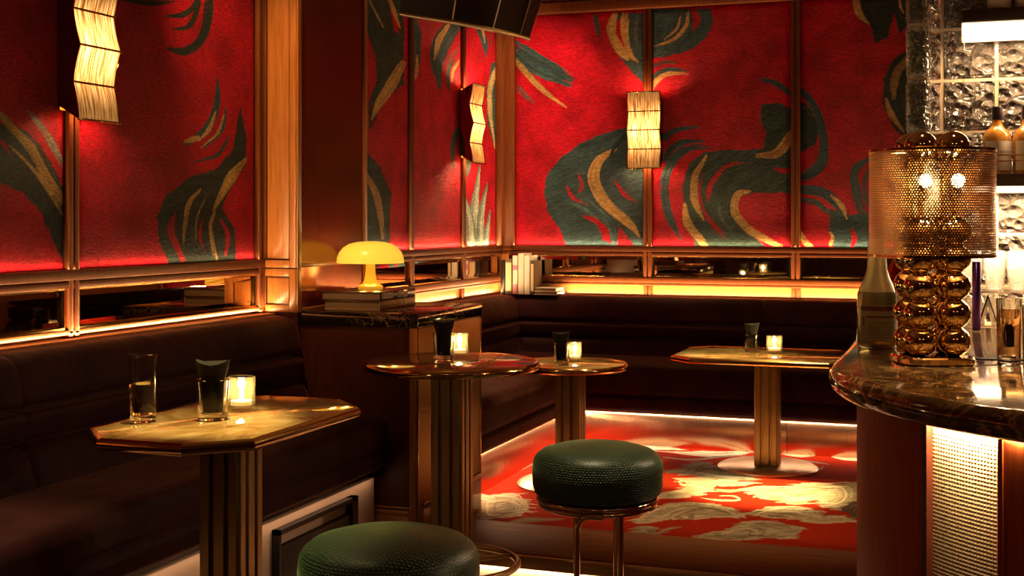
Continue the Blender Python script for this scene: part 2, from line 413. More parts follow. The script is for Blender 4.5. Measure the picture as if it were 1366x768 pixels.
# ------------------------------------------------------------------ painted pattern (colour that belongs to the cloth)
rng = np.random.default_rng(5)
TAB = rng.random((256, 256)).astype(np.float32)
def vnoise(x, y):
    x = np.asarray(x, np.float32); y = np.asarray(y, np.float32)
    xi = np.floor(x).astype(int); yi = np.floor(y).astype(int); fx = x-xi; fy = y-yi
    fx = fx*fx*(3-2*fx); fy = fy*fy*(3-2*fy)
    g = lambda a, b: TAB[a % 256, b % 256]
    return (g(xi, yi)*(1-fx)+g(xi+1, yi)*fx)*(1-fy)+(g(xi, yi+1)*(1-fx)+g(xi+1, yi+1)*fx)*fy
def fbm(x, y, o=4):
    s = 0; a = .5
    for i in range(o): s = s+a*vnoise(x*2**i+17*i, y*2**i+31*i); a *= .5
    return s
class Paint:
    def __init__(self, x0, y0, x1, y1, S, base):
        self.x0, self.y0, self.S = x0, y0, S
        self.w, self.h = int((x1-x0)*S), int((y1-y0)*S)
        self.buf = np.empty((self.h, self.w, 3), np.float32); self.buf[:] = base
    def fill(self, poly, col, edge=2.5, var=.5, freq=.08, ang=0., aniso=False):
        P = np.array(poly, float); a = P.min(0)-6; b = P.max(0)+6; S = self.S
        i0, i1 = max(0, int((a[0]-self.x0)*S)), min(self.w, int((b[0]-self.x0)*S)+1)
        j0, j1 = max(0, int((a[1]-self.y0)*S)), min(self.h, int((b[1]-self.y0)*S)+1)
        if i1 <= i0 or j1 <= j0: return
        X, Y = np.meshgrid(np.arange(i0, i1)/S+self.x0, np.arange(j0, j1)/S+self.y0)
        fx_, fy_ = (.05, .22) if aniso else (.18, .18); ex = 5 if aniso else 1
        Xp = X+edge*2*ex*(fbm(X*fx_, Y*fy_)-.47); Yp = Y+edge*2*(fbm(X*fx_+50, Y*fy_+9)-.47)
        ins = np.zeros(X.shape, bool); n = len(P)
        for k in range(n):
            x1, y1 = P[k]; x2, y2 = P[(k+1) % n]
            c = ((y1 > Yp) != (y2 > Yp)); ins ^= c & (Xp < (x2-x1)*(Yp-y1)/(y2-y1+1e-9)+x1)
        wx = X+10*fbm(X*.03, Y*.03); wy = Y+10*fbm(X*.03+7, Y*.03+3)
        u = wx*math.cos(ang)+wy*math.sin(ang); v = -wx*math.sin(ang)+wy*math.cos(ang)
        s = fbm(u*freq*5, v*freq*.6, 3)
        c = np.array(col, np.float32)*(1-var+2*var*s[..., None]*1.1)
        self.buf[j0:j1, i0:i1][ins] = c[ins]
    def stroke(self, pts, widths, col, dens=.8, var=.45, hair=5.):
        P = np.array(pts, float); n = len(P); S = self.S
        E = np.vstack([2*P[0]-P[1], P, 2*P[-1]-P[-2]])
        L = np.linalg.norm(np.diff(P, axis=0), axis=1).sum()
        m = max(12, int(L*S*1.6)); t = np.linspace(0, n-1-1e-6, m); i = t.astype(int); f = (t-i)[:, None]
        p0, p1, p2, p3 = E[i], E[i+1], E[i+2], E[i+3]
        C = .5*((2*p1)+(-p0+p2)*f+(2*p0-5*p1+4*p2-p3)*f*f+(-p0+3*p1-3*p2+p3)*f**3)
        T = np.gradient(C, axis=0); T /= np.linalg.norm(T, axis=1)[:, None]+1e-9
        Nn = np.stack([-T[:, 1], T[:, 0]], 1)
        W = np.interp(t, np.linspace(0, n-1, len(widths)), widths)
        q = max(5, int(max(widths)*S*1.7)); o = np.linspace(-1, 1, q); sd = rng.random()*90
        s = np.linspace(0, 1, m)
        A, B = np.meshgrid(s, o, indexing='ij')
        br = vnoise(B*hair+sd, A*L*.035+sd)*.6+vnoise(B*hair*2.6+sd*2, A*L*.02)*.4
        endf = np.clip(np.minimum(A/.16, (1-A)/.30), 0, 1)
        thr = (1-dens)*.75+.42*np.clip((np.abs(B)-.72)/.28, 0, 1)+.42*(1-endf)
        mask = br > thr
        X = C[:, None, 0]+Nn[:, None, 0]*B*W[:, None]/2; Y = C[:, None, 1]+Nn[:, None, 1]*B*W[:, None]/2
        ii = ((X-self.x0)*S).astype(int); jj = ((Y-self.y0)*S).astype(int)
        ok = mask & (ii >= 0) & (ii < self.w) & (jj >= 0) & (jj < self.h)
        cv = np.array(col, np.float32)*(1-var+2*var*vnoise(B*hair*1.7+sd*3, A*L*.02+5)[..., None])
        self.buf[jj[ok], ii[ok]] = cv[ok]
    def sample(self, px, py):
        x = np.clip((px-self.x0)*self.S, 0, self.w-1.001); y = np.clip((py-self.y0)*self.S, 0, self.h-1.001)
        xi = x.astype(int); yi = y.astype(int); fx = (x-xi)[:, None]; fy = (y-yi)[:, None]; b = self.buf
        return (b[yi, xi]*(1-fx)+b[yi, xi+1]*fx)*(1-fy)+(b[yi+1, xi]*(1-fx)+b[yi+1, xi+1]*fx)*fy

RED = (.56, .003, .022); TEAL = (.048, .094, .118); GOLD = (.62, .36, .13); PALE = (.55, .60, .52); REDD = (.42, .006, .012)
pw = Paint(-400, -430, 1420, 420, 1.6, RED)
def mk(ox, oy, s):
    return lambda *pts: [(ox+x/s, oy+y/s) for x, y in pts]
def T(c, pts, w, s, dens=.85, col=TEAL, **k): pw.stroke(c(*pts), [x/s for x in w], col, dens, **k)
# --- back wall, panel beside the corner
c = mk(680, 0, 2.26); s = 2.26
pw.fill(c((172, 745), (150, 690), (115, 640), (103, 575), (115, 520), (150, 480), (200, 440), (260, 410), (330, 388), (420, 378), (420, 745)), TEAL, 2, ang=1.2)
for a in (([(170, 555), (190, 595), (235, 620)], [4, 14, 5]), ([(205, 520), (218, 560), (205, 585)], [3, 14, 4]), ([(315, 540), (345, 585), (385, 610)], [4, 16, 3]), ([(220, 650), (265, 670), (300, 720)], [6, 22, 12])):
    T(c, a[0], a[1], s, .55, RED)
pw.fill(c((330, 678), (372, 738), (372, 748), (320, 748)), RED, 1.5, .2)
pw.fill(c((255, 650), (300, 690), (305, 735), (280, 720)), RED, 2, .2)
T(c, [(230, 600), (300, 670), (320, 740)], [10, 26, 20], s, .5, (.09, .17, .19))
T(c, [(180, 610), (240, 640), (310, 700)], [6, 20, 10], s, .45, (.10, .19, .21))
T(c, [(322, 448), (270, 485), (253, 540), (280, 600), (330, 650), (375, 690), (392, 715)], [6, 26, 36, 34, 26, 14, 5], s, .92, GOLD)
T(c, [(342, 642), (370, 680), (392, 716)], [4, 18, 4], s, .8, GOLD)
T(c, [(360, 400), (320, 440), (300, 480)], [20, 14, 4], s, .5, (.03, .05, .055))
T(c, [(5, 130), (60, 180), (120, 215), (190, 250)], [40, 66, 62, 44], s, .8)
T(c, [(0, 165), (60, 230), (110, 280), (172, 325)], [16, 18, 14, 4], s, .9, GOLD)
T(c, [(18, 258), (45, 285), (75, 312)], [26, 20, 8], s, .5, (.10, .12, .13))
pw.fill(c((315, 38), (420, 38), (420, 265), (372, 222), (330, 170), (302, 112), (305, 60)), TEAL, 2, ang=1.4)
T(c, [(318, 40), (308, 90), (335, 155), (360, 180)], [18, 30, 28, 12], s, .95, GOLD)
T(c, [(350, 40), (345, 100), (360, 160), (388, 190)], [26, 26, 22, 5], s, .9, GOLD)
T(c, [(330, 60), (328, 100), (345, 140)], [8, 14, 4], s, .9, RED)
T(c, [(258, 42), (264, 80), (272, 118)], [16, 18, 6], s, .7, (.08, .10, .11))
T(c, [(385, 45), (380, 110), (400, 170)], [10, 14, 6], s, .4, (.16, .14, .10))
# --- back wall, second panel
c = mk(860, 0, 2.257)
pw.fill(c((0, 26), (200, 26), (207, 60), (190, 110), (140, 150), (60, 172), (0, 178)), TEAL, 2, ang=.6)
T(c, [(148, 30), (158, 60), (148, 92)], [12, 22, 5], s, .95, RED)
T(c, [(132, 30), (126, 75), (90, 118), (28, 140)], [8, 12, 10, 5], s, .75, GOLD)
T(c, [(108, 45), (98, 85), (60, 120)], [5, 8, 3], s, .6, GOLD)
T(c, [(15, 205), (60, 188), (112, 190)], [14, 10, 4], s, .6, (.12, .06, .06))
T(c, [(0, 262), (40, 225), (80, 210), (128, 214)], [18, 20, 14, 6], s, .8)
T(c, [(5, 290), (40, 240), (80, 222), (132, 224)], [14, 16, 14, 4], s, .9, GOLD)
T(c, [(45, 425), (95, 393), (168, 381)], [20, 16, 10], s, .75)
T(c, [(62, 490), (75, 455), (115, 428), (178, 425)], [18, 20, 18, 8], s, .75)
T(c, [(112, 722), (76, 655), (60, 560), (84, 488), (132, 444), (215, 440)], [8, 24, 30, 32, 30, 20], s, .78)
pw.fill(c((155, 748), (128, 660), (112, 575), (130, 500), (180, 455), (280, 450), (358, 448), (366, 400), (350, 365), (350, 315), (400, 308), (450, 330), (450, 582), (330, 580), (285, 592), (268, 640), (300, 690), (372, 748)), (.042, .074, .072), 2, ang=.9)
T(c, [(188, 612), (205, 550), (255, 500), (335, 490)], [16, 22, 18, 8], s, .5, RED)
T(c, [(175, 520), (165, 580), (180, 640), (230, 700), (275, 735)], [4, 8, 14, 18, 8], s, .45, RED)
T(c, [(390, 505), (420, 515), (450, 508)], [10, 18, 10], s, .6, RED)
T(c, [(100, 500), (94, 580), (120, 690), (150, 740)], [6, 12, 12, 8], s, .7, RED)
T(c, [(188, 468), (154, 530), (150, 600), (178, 664)], [8, 22, 22, 5], s, .92, GOLD)
T(c, [(120, 612), (132, 675), (190, 748)], [8, 26, 30], s, .92, GOLD)
T(c, [(322, 578), (280, 588), (272, 640), (312, 690), (362, 720), (415, 745)], [10, 22, 24, 24, 20, 16], s, .88, GOLD)
T(c, [(335, 470), (395, 462), (432, 425), (446, 390)], [10, 26, 34, 20], s, .9, GOLD)
T(c, [(348, 238), (400, 254), (450, 292)], [10, 20, 18], s, .75)
T(c, [(220, 600), (235, 660), (290, 720)], [10, 16, 8], s, .35, (.12, .15, .14))
# --- back wall, third panel and on behind the bar
c = mk(1050, 0, 2.259)
pw.fill(c((15, 285), (70, 325), (98, 390), (82, 440), (15, 468)), (.030, .050, .052), 2, ang=1.2)
T(c, [(15, 255), (60, 290), (95, 350), (112, 430), (105, 490), (60, 528), (10, 540)], [14, 22, 26, 28, 34, 34, 26], s, .85)
T(c, [(15, 570), (100, 578), (150, 612), (185, 665)], [24, 30, 30, 22], s, .8)
T(c, [(10, 600), (90, 612), (140, 660)], [14, 18, 10], s, .6)
pw.fill(c((130, 625), (185, 650), (245, 640), (250, 748), (142, 748), (125, 690)), TEAL, 2.5, ang=1.2)
T(c, [(252, 475), (205, 515), (212, 590), (240, 680)], [10, 26, 28, 24], s, .75)
T(c, [(250, 500), (232, 560), (245, 640)], [4, 14, 14], s, .7)
T(c, [(132, 588), (165, 620), (182, 662)], [6, 16, 5], s, .9, GOLD)
T(c, [(30, 690), (55, 730), (80, 748)], [14, 18, 14], s, .9, GOLD)
T(c, [(130, 740), (138, 715), (128, 700)], [12, 10, 4], s, .9, GOLD)
T(c, [(195, 690), (205, 720), (195, 745)], [10, 18, 10], s, .8, RED)
pw.fill(c((198, -12), (375, -12), (372, 60), (340, 105), (322, 40), (305, 110), (268, 132), (252, 80), (222, 62)), (.028, .036, .034), 2.5, ang=1.4)
T(c, [(206, -10), (218, 40), (248, 74)], [22, 22, 6], s, .95, GOLD)
T(c, [(262, 70), (268, 105), (264, 135)], [16, 12, 4], s, .7, (.028, .036, .034))
T(c, [(340, -8), (342, 20), (352, 40)], [8, 8, 3], s, .9, GOLD)
pw.fill(c((380, 140), (322, 178), (290, 240), (288, 310), (320, 385), (380, 440)), (.028, .038, .036), 2, ang=1.3)
T(c, [(372, 170), (330, 225), (322, 300)], [20, 32, 18], s, .85, (.40, .24, .10))
T(c, [(298, 295), (315, 345), (352, 398)], [8, 18, 6], s, .95, GOLD)
T(c, [(430, 300), (520, 380), (560, 560), (500, 740)], [40, 80, 90, 40], s, .8)
# --- nook side wall
c = mk(485, 0, 2.195); s = 2.195
pw.fill(c((-6, -60), (108, -60), (118, 100), (118, 245), (72, 284), (28, 362), (15, 385), (15, 290), (40, 235), (36, 160), (10, 95), (-6, 80)), (.040, .062, .054), 2, ang=1.4)
pw.fill(c((78, 25), (96, 40), (104, 100), (88, 90)), RED, 2, .2)
T(c, [(12, -10), (42, 48), (60, 82)], [3, 6, 3], s, .8, GOLD)
T(c, [(72, -10), (92, 40), (108, 84)], [10, 12, 5], s, .9, GOLD)
T(c, [(120, 180), (84, 245), (48, 300), (24, 352)], [22, 32, 26, 5], s, .88, GOLD)
pw.fill(c((5, 440), (48, 488), (80, 565), (76, 718), (5, 720)), (.032, .050, .046), 2, ang=1.4)
T(c, [(5, 505), (40, 580), (58, 700)], [12, 20, 14], s, .9, (.42, .25, .09))
T(c, [(136, 35), (156, 110), (152, 190), (138, 250)], [26, 30, 26, 8], s, .85)
T(c, [(158, 160), (155, 215), (138, 255)], [3, 12, 4], s, .9, GOLD)
T(c, [(285, 60), (240, 105), (218, 170), (222, 262)], [36, 56, 46, 10], s, .85)
T(c, [(252, 72), (222, 118), (208, 178)], [10, 18, 4], s, .92, GOLD)
T(c, [(285, 140), (256, 172), (244, 235)], [12, 14, 5], s, .5, (.20, .10, .08))
T(c, [(282, 178), (264, 205), (258, 240)], [10, 10, 3], s, .8, GOLD)
T(c, [(270, 170), (248, 220), (255, 300)], [4, 10, 4], s, .6)
T(c, [(285, 365), (264, 420), (264, 510)], [16, 20, 6], s, .7, (.07, .09, .09))
T(c, [(284, 375), (308, 430), (300, 500), (288, 530)], [20, 34, 24, 6], s, .8)
T(c, [(338, 75), (354, 120), (360, 168)], [22, 22, 6], s, .7)
T(c, [(346, 80), (352, 100), (356, 125)], [6, 6, 3], s, .9, GOLD)
T(c, [(372, 75), (376, 110), (374, 150)], [6, 6, 3], s, .5, (.25, .06, .05))
pw.fill(c((425, 160), (376, 185), (360, 260), (362, 360), (386, 442), (425, 470)), (.055, .095, .10), 2, ang=1.5)
T(c, [(415, 168), (380, 225), (370, 310), (386, 435)], [10, 16, 12, 5], s, .92, (.62, .46, .22))
T(c, [(402, 260), (400, 350), (405, 400)], [3, 6, 3], s, .8, GOLD)
for a, w in (([(330, 730), (325, 640), (340, 485)], [44, 34, 5]), ([(318, 730), (310, 640), (288, 555)], [30, 26, 5]), ([(345, 730), (345, 640), (362, 535)], [26, 24, 4]), ([(356, 730), (362, 680), (370, 615)], [20, 16, 4])):
    T(c, a, w, s, .8, (.20, .30, .30)); T(c, [(x+2, y) for x, y in a], [q*.5 for q in w], s, .6, PALE)
# --- left wall
c = mk(200, 0, 2.133); s = 2.133
T(c, [(45, 46), (100, 40), (135, 0), (140, -60)], [8, 18, 18, 10], s, .8, (.030, .034, .032))
T(c, [(62, 84), (112, 74), (138, 20), (140, -20)], [8, 16, 12, 8], s, .8, (.030, .034, .032))
T(c, [(48, 138), (100, 146), (150, 108), (168, 20), (165, -80)], [10, 24, 26, 26, 20], s, .85, (.030, .036, .034))
T(c, [(-85, -4), (0, 10), (70, 5)], [10, 18, 6], s, .9, (.03, .025, .022))
T(c, [(193, 222), (190, 300), (160, 370), (100, 412)], [4, 20, 26, 22], s, .9)
T(c, [(188, 318), (168, 368), (140, 402)], [4, 12, 4], s, .9, GOLD)
T(c, [(142, 392), (120, 398), (98, 404)], [12, 18, 8], s, .92, GOLD)
T(c, [(217, 305), (204, 370), (150, 422)], [4, 16, 14], s, .8)
T(c, [(212, 326), (192, 380), (146, 420)], [3, 9, 3], s, .8, GOLD)
T(c, [(228, 385), (192, 440), (115, 462)], [3, 13, 5], s, .7)
pw.fill(c((258, 298), (276, 395), (272, 468), (222, 550), (205, 592), (242, 650), (244, 755), (55, 755), (25, 685), (20, 615), (48, 552), (118, 502), (190, 480), (238, 420), (248, 350)), (.036, .048, .044), 2, ang=1.3)
T(c, [(72, 610), (62, 660), (98, 745)], [6, 26, 16], s, .85, RED)
T(c, [(152, 620), (142, 670), (158, 720)], [3, 12, 5], s, .6, RED)
T(c, [(198, 620), (222, 670), (216, 730)], [4, 16, 8], s, .7, RED)
T(c, [(276, 450), (232, 505), (196, 570), (180, 602)], [8, 30, 16, 4], s, .9, (.55, .34, .10))
T(c, [(146, 538), (112, 580), (100, 645), (96, 695)], [4, 15, 10, 3], s, .8, (.55, .34, .10))
T(c, [(186, 598), (174, 650), (190, 748)], [4, 12, 14], s, .75, (.55, .34, .12))
T(c, [(160, 560), (135, 620), (130, 700)], [3, 6, 3], s, .6, (.30, .24, .12))
c = mk(0, 130, 3.2); s = 3.2
pw.fill(c((-400, 60), (-200, 95), (0, 108), (60, 120), (122, 150), (172, 205), (245, 330), (275, 400), (275, 705), (222, 605), (170, 482), (100, 410), (0, 360), (-300, 330)), (.036, .052, .050), 3, ang=.7)
T(c, [(-40, 150), (20, 205), (50, 255)], [10, 14, 4], s, .6, RED)
T(c, [(-150, -20), (0, 75), (60, 138), (130, 212), (190, 320), (275, 448)], [30, 30, 32, 40, 40, 34], s, .93, (.50, .31, .10))
T(c, [(40, 205), (120, 282), (200, 382), (275, 505)], [5, 14, 22, 26], s, .8, (.40, .27, .10))
T(c, [(120, 55), (170, 118), (222, 195), (275, 300)], [10, 26, 32, 30], s, .8, (.30, .31, .26))
T(c, [(185, 120), (215, 190), (245, 260)], [3, 8, 4], s, .6, RED)
T(c, [(110, 150), (180, 230), (275, 420)], [6, 8, 8], s, .5, (.10, .12, .11))

# --- carpet
CRED = (.42, .022, .004)
pc = Paint(560, 560, 1260, 760, 3.0, CRED)
CREAM = (.66, .52, .34); CBR = (.42, .30, .18)
def swirl(poly, cols=(CREAM, (.20, .12, .06)), freq=1., edge=2.5, ph=0.):
    """marbled cream cloud"""
    P = np.array(poly, float); before = pc.buf.copy(); pc.fill(poly, (9, 9, 9), edge, 0., aniso=True)
    jj, ii = np.where(pc.buf[..., 0] > 8); X = ii/pc.S+pc.x0; Y = jj/pc.S+pc.y0
    cx, cy = P.mean(0)
    wd = np.ptp(P[:, 0]); ht = np.ptp(P[:, 1])
    u = fbm(X*.035+ph, Y*.35+ph*2+fbm(X*.02, Y*.05)*4, 4)[:, None]; u2 = fbm(X*.10+ph, Y*.9+fbm(X*.03, Y*.1)*9, 3)[:, None]
    base = np.array(cols[0])*(.80+.45*(u-.45)); dk = np.clip((.47-u2)*7, 0, 1)*.55
    pc.buf[jj, ii] = base*(1-dk)+np.array(cols[1])*dk
    fx = cx+.20*wd*math.sin(ph*3); fy = cy+.05*ht
    cont = np.vstack([P, P[:1]]); tt = np.linspace(0, len(P), 60)
    Q = np.stack([np.interp(tt, np.arange(len(cont)), cont[:, q]) for q in (0, 1)], 1)
    for _ in range(3): Q = (np.roll(Q, 1, 0)+2*Q+np.roll(Q, -1, 0))/4
    nl = max(4, int(ht/2.6))
    for k in range(nl):
        f = .95-.82*k/nl; st = int(rng.integers(0, 60)); L = int(60*(.25+.3*rng.random()))
        seg = np.array([Q[(st+q) % 60] for q in range(0, L, 3)])
        wob = 1+.10*np.sin(np.arange(len(seg))*.9+k)
        pts = np.stack([fx+(seg[:, 0]-fx)*f, fy+(seg[:, 1]-fy)*f*wob], 1)
        dark = k % 2
        pc.stroke(pts, [.5, 1.1 if dark else 1.7, .4], np.array(cols[1])*.8 if dark else np.array(cols[0])*1.2, .9, .3, hair=1.)
    for k in range(int(wd/3.2)):          # feathered ends
        q = Q[int(rng.integers(0, 60))]; sg = 1 if q[0] > cx else -1
        pc.stroke([(q[0]-sg*14, q[1]+.6*(q[1] < cy)), (q[0], q[1]), (q[0]+sg*(4+13*rng.random()), q[1]+rng.normal()*1.1+.5)], [1.6, 1.5, .3], np.array(cols[0])*.9, .8, hair=1.5)
c8 = mk(860, 580, 4.71); c7 = mk(640, 580, 5.12); s = 4.71
def R(pts, w, col=CREAM, dens=.8, cc=c8): pc.stroke(cc(*pts), [q/4.71 for q in w], col, dens, hair=3.)
R([(-250, 40), (30, 78), (300, 112), (480, 122), (690, 108)], [20, 36, 40, 36, 26], (.80, .70, .56))
R([(60, 95), (250, 100), (420, 92)], [8, 10, 6], CRED, .7)
R([(110, 140), (300, 156), (460, 138), (640, 125)], [7, 8, 12, 8], (.40, .36, .34))
R([(850, 112), (980, 125), (1110, 118)], [16, 30, 18], (.82, .70, .50)); R([(1160, 128), (1260, 148), (1380, 158)], [14, 22, 18], (.80, .70, .52))
R([(890, 152), (1020, 165), (1160, 184)], [6, 9, 5], (.40, .34, .32)); R([(1050, 205), (1090, 218), (1130, 200)], [10, 20, 8], (.40, .30, .22))
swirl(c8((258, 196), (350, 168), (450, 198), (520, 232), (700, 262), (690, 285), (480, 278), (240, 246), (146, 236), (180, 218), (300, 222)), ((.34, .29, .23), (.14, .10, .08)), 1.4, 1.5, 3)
swirl(c8((180, 272), (330, 268), (480, 285), (690, 298), (640, 318), (460, 316), (440, 350), (330, 372), (230, 392), (60, 400), (60, 376), (230, 352), (310, 312)), (CREAM, (.55, .36, .14)), .8, 1.5, 6)
R([(120, 385), (230, 372), (345, 382)], [10, 22, 10], CBR); R([(350, 395), (480, 412), (595, 408), (560, 385), (470, 384)], [8, 14, 10, 8, 5], CREAM)
R([(440, 345), (540, 352), (660, 340)], [14, 18, 14], CBR, .7)
swirl(c8((636, 345), (720, 318), (900, 332), (1000, 302), (1200, 312), (1400, 288), (1400, 420), (1300, 450), (1240, 474), (1170, 455), (1120, 412), (1050, 392), (1040, 432), (920, 434), (740, 398), (655, 366)), (CREAM, (.34, .22, .09)), 1., 2., 1)
swirl(c8((-60, 520), (100, 448), (240, 422), (440, 438), (630, 492), (600, 520), (480, 508), (300, 534), (150, 520), (-60, 560)), (CREAM, (.20, .13, .06)), 1., 2., 9)
swirl(c8((632, 492), (780, 455), (960, 448), (1120, 490), (1360, 542), (1100, 554), (960, 526), (780, 518)), (CREAM, (.20, .13, .06)), 1., 2., 4)
swirl(c8((312, 655), (400, 614), (560, 598), (620, 550), (760, 538), (1000, 580), (940, 655), (760, 640), (620, 660)), ((.52, .42, .28), (.18, .12, .06)), 1.2, 2., 12)
swirl(c8((-120, 640), (-60, 585), (0, 575), (60, 590), (95, 625), (60, 640)), ((.45, .36, .24), (.18, .12, .06)), 1., 1.5, 2)
R([(85, 615), (150, 590), (235, 578)], [10, 20, 8], CBR)
swirl(c8((1245, 470), (1290, 430), (1400, 412), (1400, 520), (1300, 520)), ((.16, .10, .06), (.07, .04, .03)), 1., 1.5, 5)
swirl(c7((-60, 425), (120, 412), (250, 398), (345, 484), (300, 542), (200, 560), (-60, 590)), (CREAM, (.26, .18, .09)), 1.1, 2., 7)
pc.stroke(c7((195, 600), (330, 582), (580, 574)), [3, 7, 2.5], CBR, .8)
pc.stroke(c7((100, 300), (240, 240), (370, 180)), [4, 10, 7], (.82, .70, .52), .8)
pc.stroke(c7((150, 265), (250, 215), (370, 155)), [2, 4, 3], (.82, .70, .52), .8)
pc.stroke([(560, 640), (600, 655), (660, 665)], [8, 14, 6], CREAM, .8)
pc.stroke([(700, 640), (760, 628), (830, 622)], [5, 8, 3], CREAM, .8)

def painted_sheet(name, fn, n1, n2, paint, mat, parent=None, bulge=None):
    """grid fn(u,v)->xyz, coloured from the pattern"""
    u, v = np.meshgrid(np.linspace(0, 1, n1), np.linspace(0, 1, n2))
    P = fn(u.ravel(), v.ravel())
    Rr = CT*P[:, 0]+ST*P[:, 1]; D = -ST*P[:, 0]+CT*P[:, 1]
    colr = paint.sample(CX+FPX*Rr/D, YH-FPX*(P[:, 2]-HC)/D)
    idx = np.arange(n1*n2).reshape(n2, n1)
    F = np.stack([idx[:-1, :-1], idx[:-1, 1:], idx[1:, 1:], idx[1:, :-1]], -1).reshape(-1, 4)
    me = bpy.data.meshes.new(name); nv, nf = len(P), len(F)
    me.vertices.add(nv); me.vertices.foreach_set('co', P.astype(np.float32).ravel())
    me.loops.add(nf*4); me.loops.foreach_set('vertex_index', F.astype(np.int32).ravel())
    me.polygons.add(nf); me.polygons.foreach_set('loop_start', (np.arange(nf)*4).astype(np.int32))
    me.polygons.foreach_set('use_smooth', np.ones(nf, bool))
    me.update(); me.validate()
    a = me.color_attributes.new('Col', 'FLOAT_COLOR', 'POINT')
    a.data.foreach_set('color', np.hstack([colr, np.ones((nv, 1))]).astype(np.float32).ravel())
    me.materials.append(mat); o = bpy.data.objects.new(name, me); COL.objects.link(o)
    if parent: o.parent = parent
    return o

# ------------------------------------------------------------------ the room
Z = lambda zr: HC+zr
XL, XN, YB = -2.66, -2.76, 7.475
YP0, YP1, XP = 4.44, 5.04, -2.49          # pillar
ZPL = .17; YST = 4.50                      # raised nook floor and its front edge
ZC = 3.02
XR, YF = 3.2, -1.7
struct(MB().box((XL-.2, YF, -.1), (XR, YST+.05, 0)).build('floor', M_floor))
struct(MB().box((XN-.1, YST+.03, -.1), (XR, YB+.1, ZPL-.012)).build('floor_raised', M_oak))
struct(MB().box((XN-.2, YF-.1, ZC), (XR+.1, YB+.2, ZC+.1)).build('ceiling', M_plaster))
struct(MB().box((XL-.2, YF, -.1), (XL, YP0, ZC)).build('wall_left', M_woodh))
struct(MB().box((XN-.2, YP0, -.1), (XN, YB+.1, ZC)).build('wall_left_nook', M_woodh))
struct(MB().box((XN-.2, YB, -.1), (XR+.1, YB+.2, ZC)).build('wall_back', M_woodh))
struct(MB().box((XR, YF, -.1), (XR+.1, YB+.2, ZC)).build('wall_right', M_wooddark))
struct(MB().box((XL-.2, YF-.1, -.1), (XR+.1, YF, ZC)).build('wall_front', M_wooddark))

# zones up the wall, relative to the eye
zPB, zPT = -.158, 1.27        # cloth panel
zR = -.187                    # rail line
zM0, zM1 = -.345, -.208       # mirror band
zL = -.366                    # ledge
# generic wall frame: ax = 'x' wall (left) at given x, or 'y' wall (back)
def wbox(mb, side, pos, a0, a1, z0, z1, depth, bev=.004, base=0.):
    if side == 'L': mb.box((pos+base, a0, Z(z0)), (pos+base+depth, a1, Z(z1)), bev)
    else: mb.box((a0, pos-base-depth, Z(z0)), (a1, pos-base, Z(z1)), bev)

def wall_frame(idx, side, pos, a0, a1, stiles, sw=.045, lower=False):
    mb = MB()
    wbox(mb, side, pos, a0, a1, zR, zPB+.004, .032)                 # rail under the cloth
    wbox(mb, side, pos, a0, a1, zM1-.004, zR-.003, .028)            # rail over the mirrors
    wbox(mb, side, pos, a0, a1, zPT, zPT+.07, .045, .012)           # cornice rail
    wbox(mb, side, pos, a0, a1, zPT+.075, zPT+.20, .02, .004)
    for q in stiles:
        wbox(mb, side, pos, q-sw/2, q-.003, zM0-.02, zPT, .030); wbox(mb, side, pos, q+.003, q+sw/2, zM0-.02, zPT, .030)
        wbox(mb, side, pos, q-.004, q+.004, zM0-.02, zPT, .022, .002)
    if lower:
        wbox(mb, side, pos, a0, a1, zM0-.030, zM0+.004, .032)       # bead below the mirrors
        wbox(mb, side, pos, a0, a1, zM0-.046, zM0-.034, .020, .003)
        for q in stiles:
            wbox(mb, side, pos, q-sw/2, q-.003, -.62, zM0-.046, .020); wbox(mb, side, pos, q+.003, q+sw/2, -.62, zM0-.046, .020)
    else:
        wbox(mb, side, pos, a0, a1, zM0-.012, zM0+.004, .030)
    struct(mb.build('trim_%d' % idx, M_trim))

GP = 'red brushstroke velvet wall panels'
def cloth_panel(side, pos, a0, a1, label, n1, n2):
    t = thing('fabric_wall_panel', label, 'wall panel', group=GP)
    z0, z1 = Z(zPB), Z(zPT)
    def fn(u, v):
        e = np.minimum(np.minimum(u, 1-u)*(a1-a0), np.minimum(v, 1-v)*(z1-z0))
        h = .006+.012*np.clip(e/.03, 0, 1)**.5
        a = a0+(a1-a0)*u; z = z0+(z1-z0)*v
        return np.stack([pos+h, a, z], 1) if side == 'L' else np.stack([a, pos-h, z], 1)
    painted_sheet('cloth', fn, n1, n2, pw, M_fabric, t)
    mb = MB()
    wbox(mb, side, pos, a0, a1, zPB, zPT, .005, 0)
    mb.build('backing_board', M_dark, t); return t
GM = 'smoked mirror strips under the wall panels'
def mirror(side, pos, a0, a1, label):
    t = thing('wall_mirror', label, 'mirror', group=GM)
    z0, z1 = Z(zM0), Z(zM1); w = .018
    def ring(d, h):
        q = [(a0+d, z0+d), (a1-d, z0+d), (a1-d, z1-d), (a0+d, z1-d)]
        return [((pos+h, a, z) if side == 'L' else (a, pos-h, z)) for a, z in q]
    MB().rings([ring(.012, .002), ring(.012, .008), ring(.012+w, .010)], cap0=True, cap1=True).build('mirror_glass', M_mirror, t, smooth=False)
    mb = MB().rings([ring(0, .0), ring(0, .020), ring(.010, .020), ring(.012, .004)], cap0=False, cap1=False)
    mb.build('mirror_frame', M_brass, t, smooth=False); return t

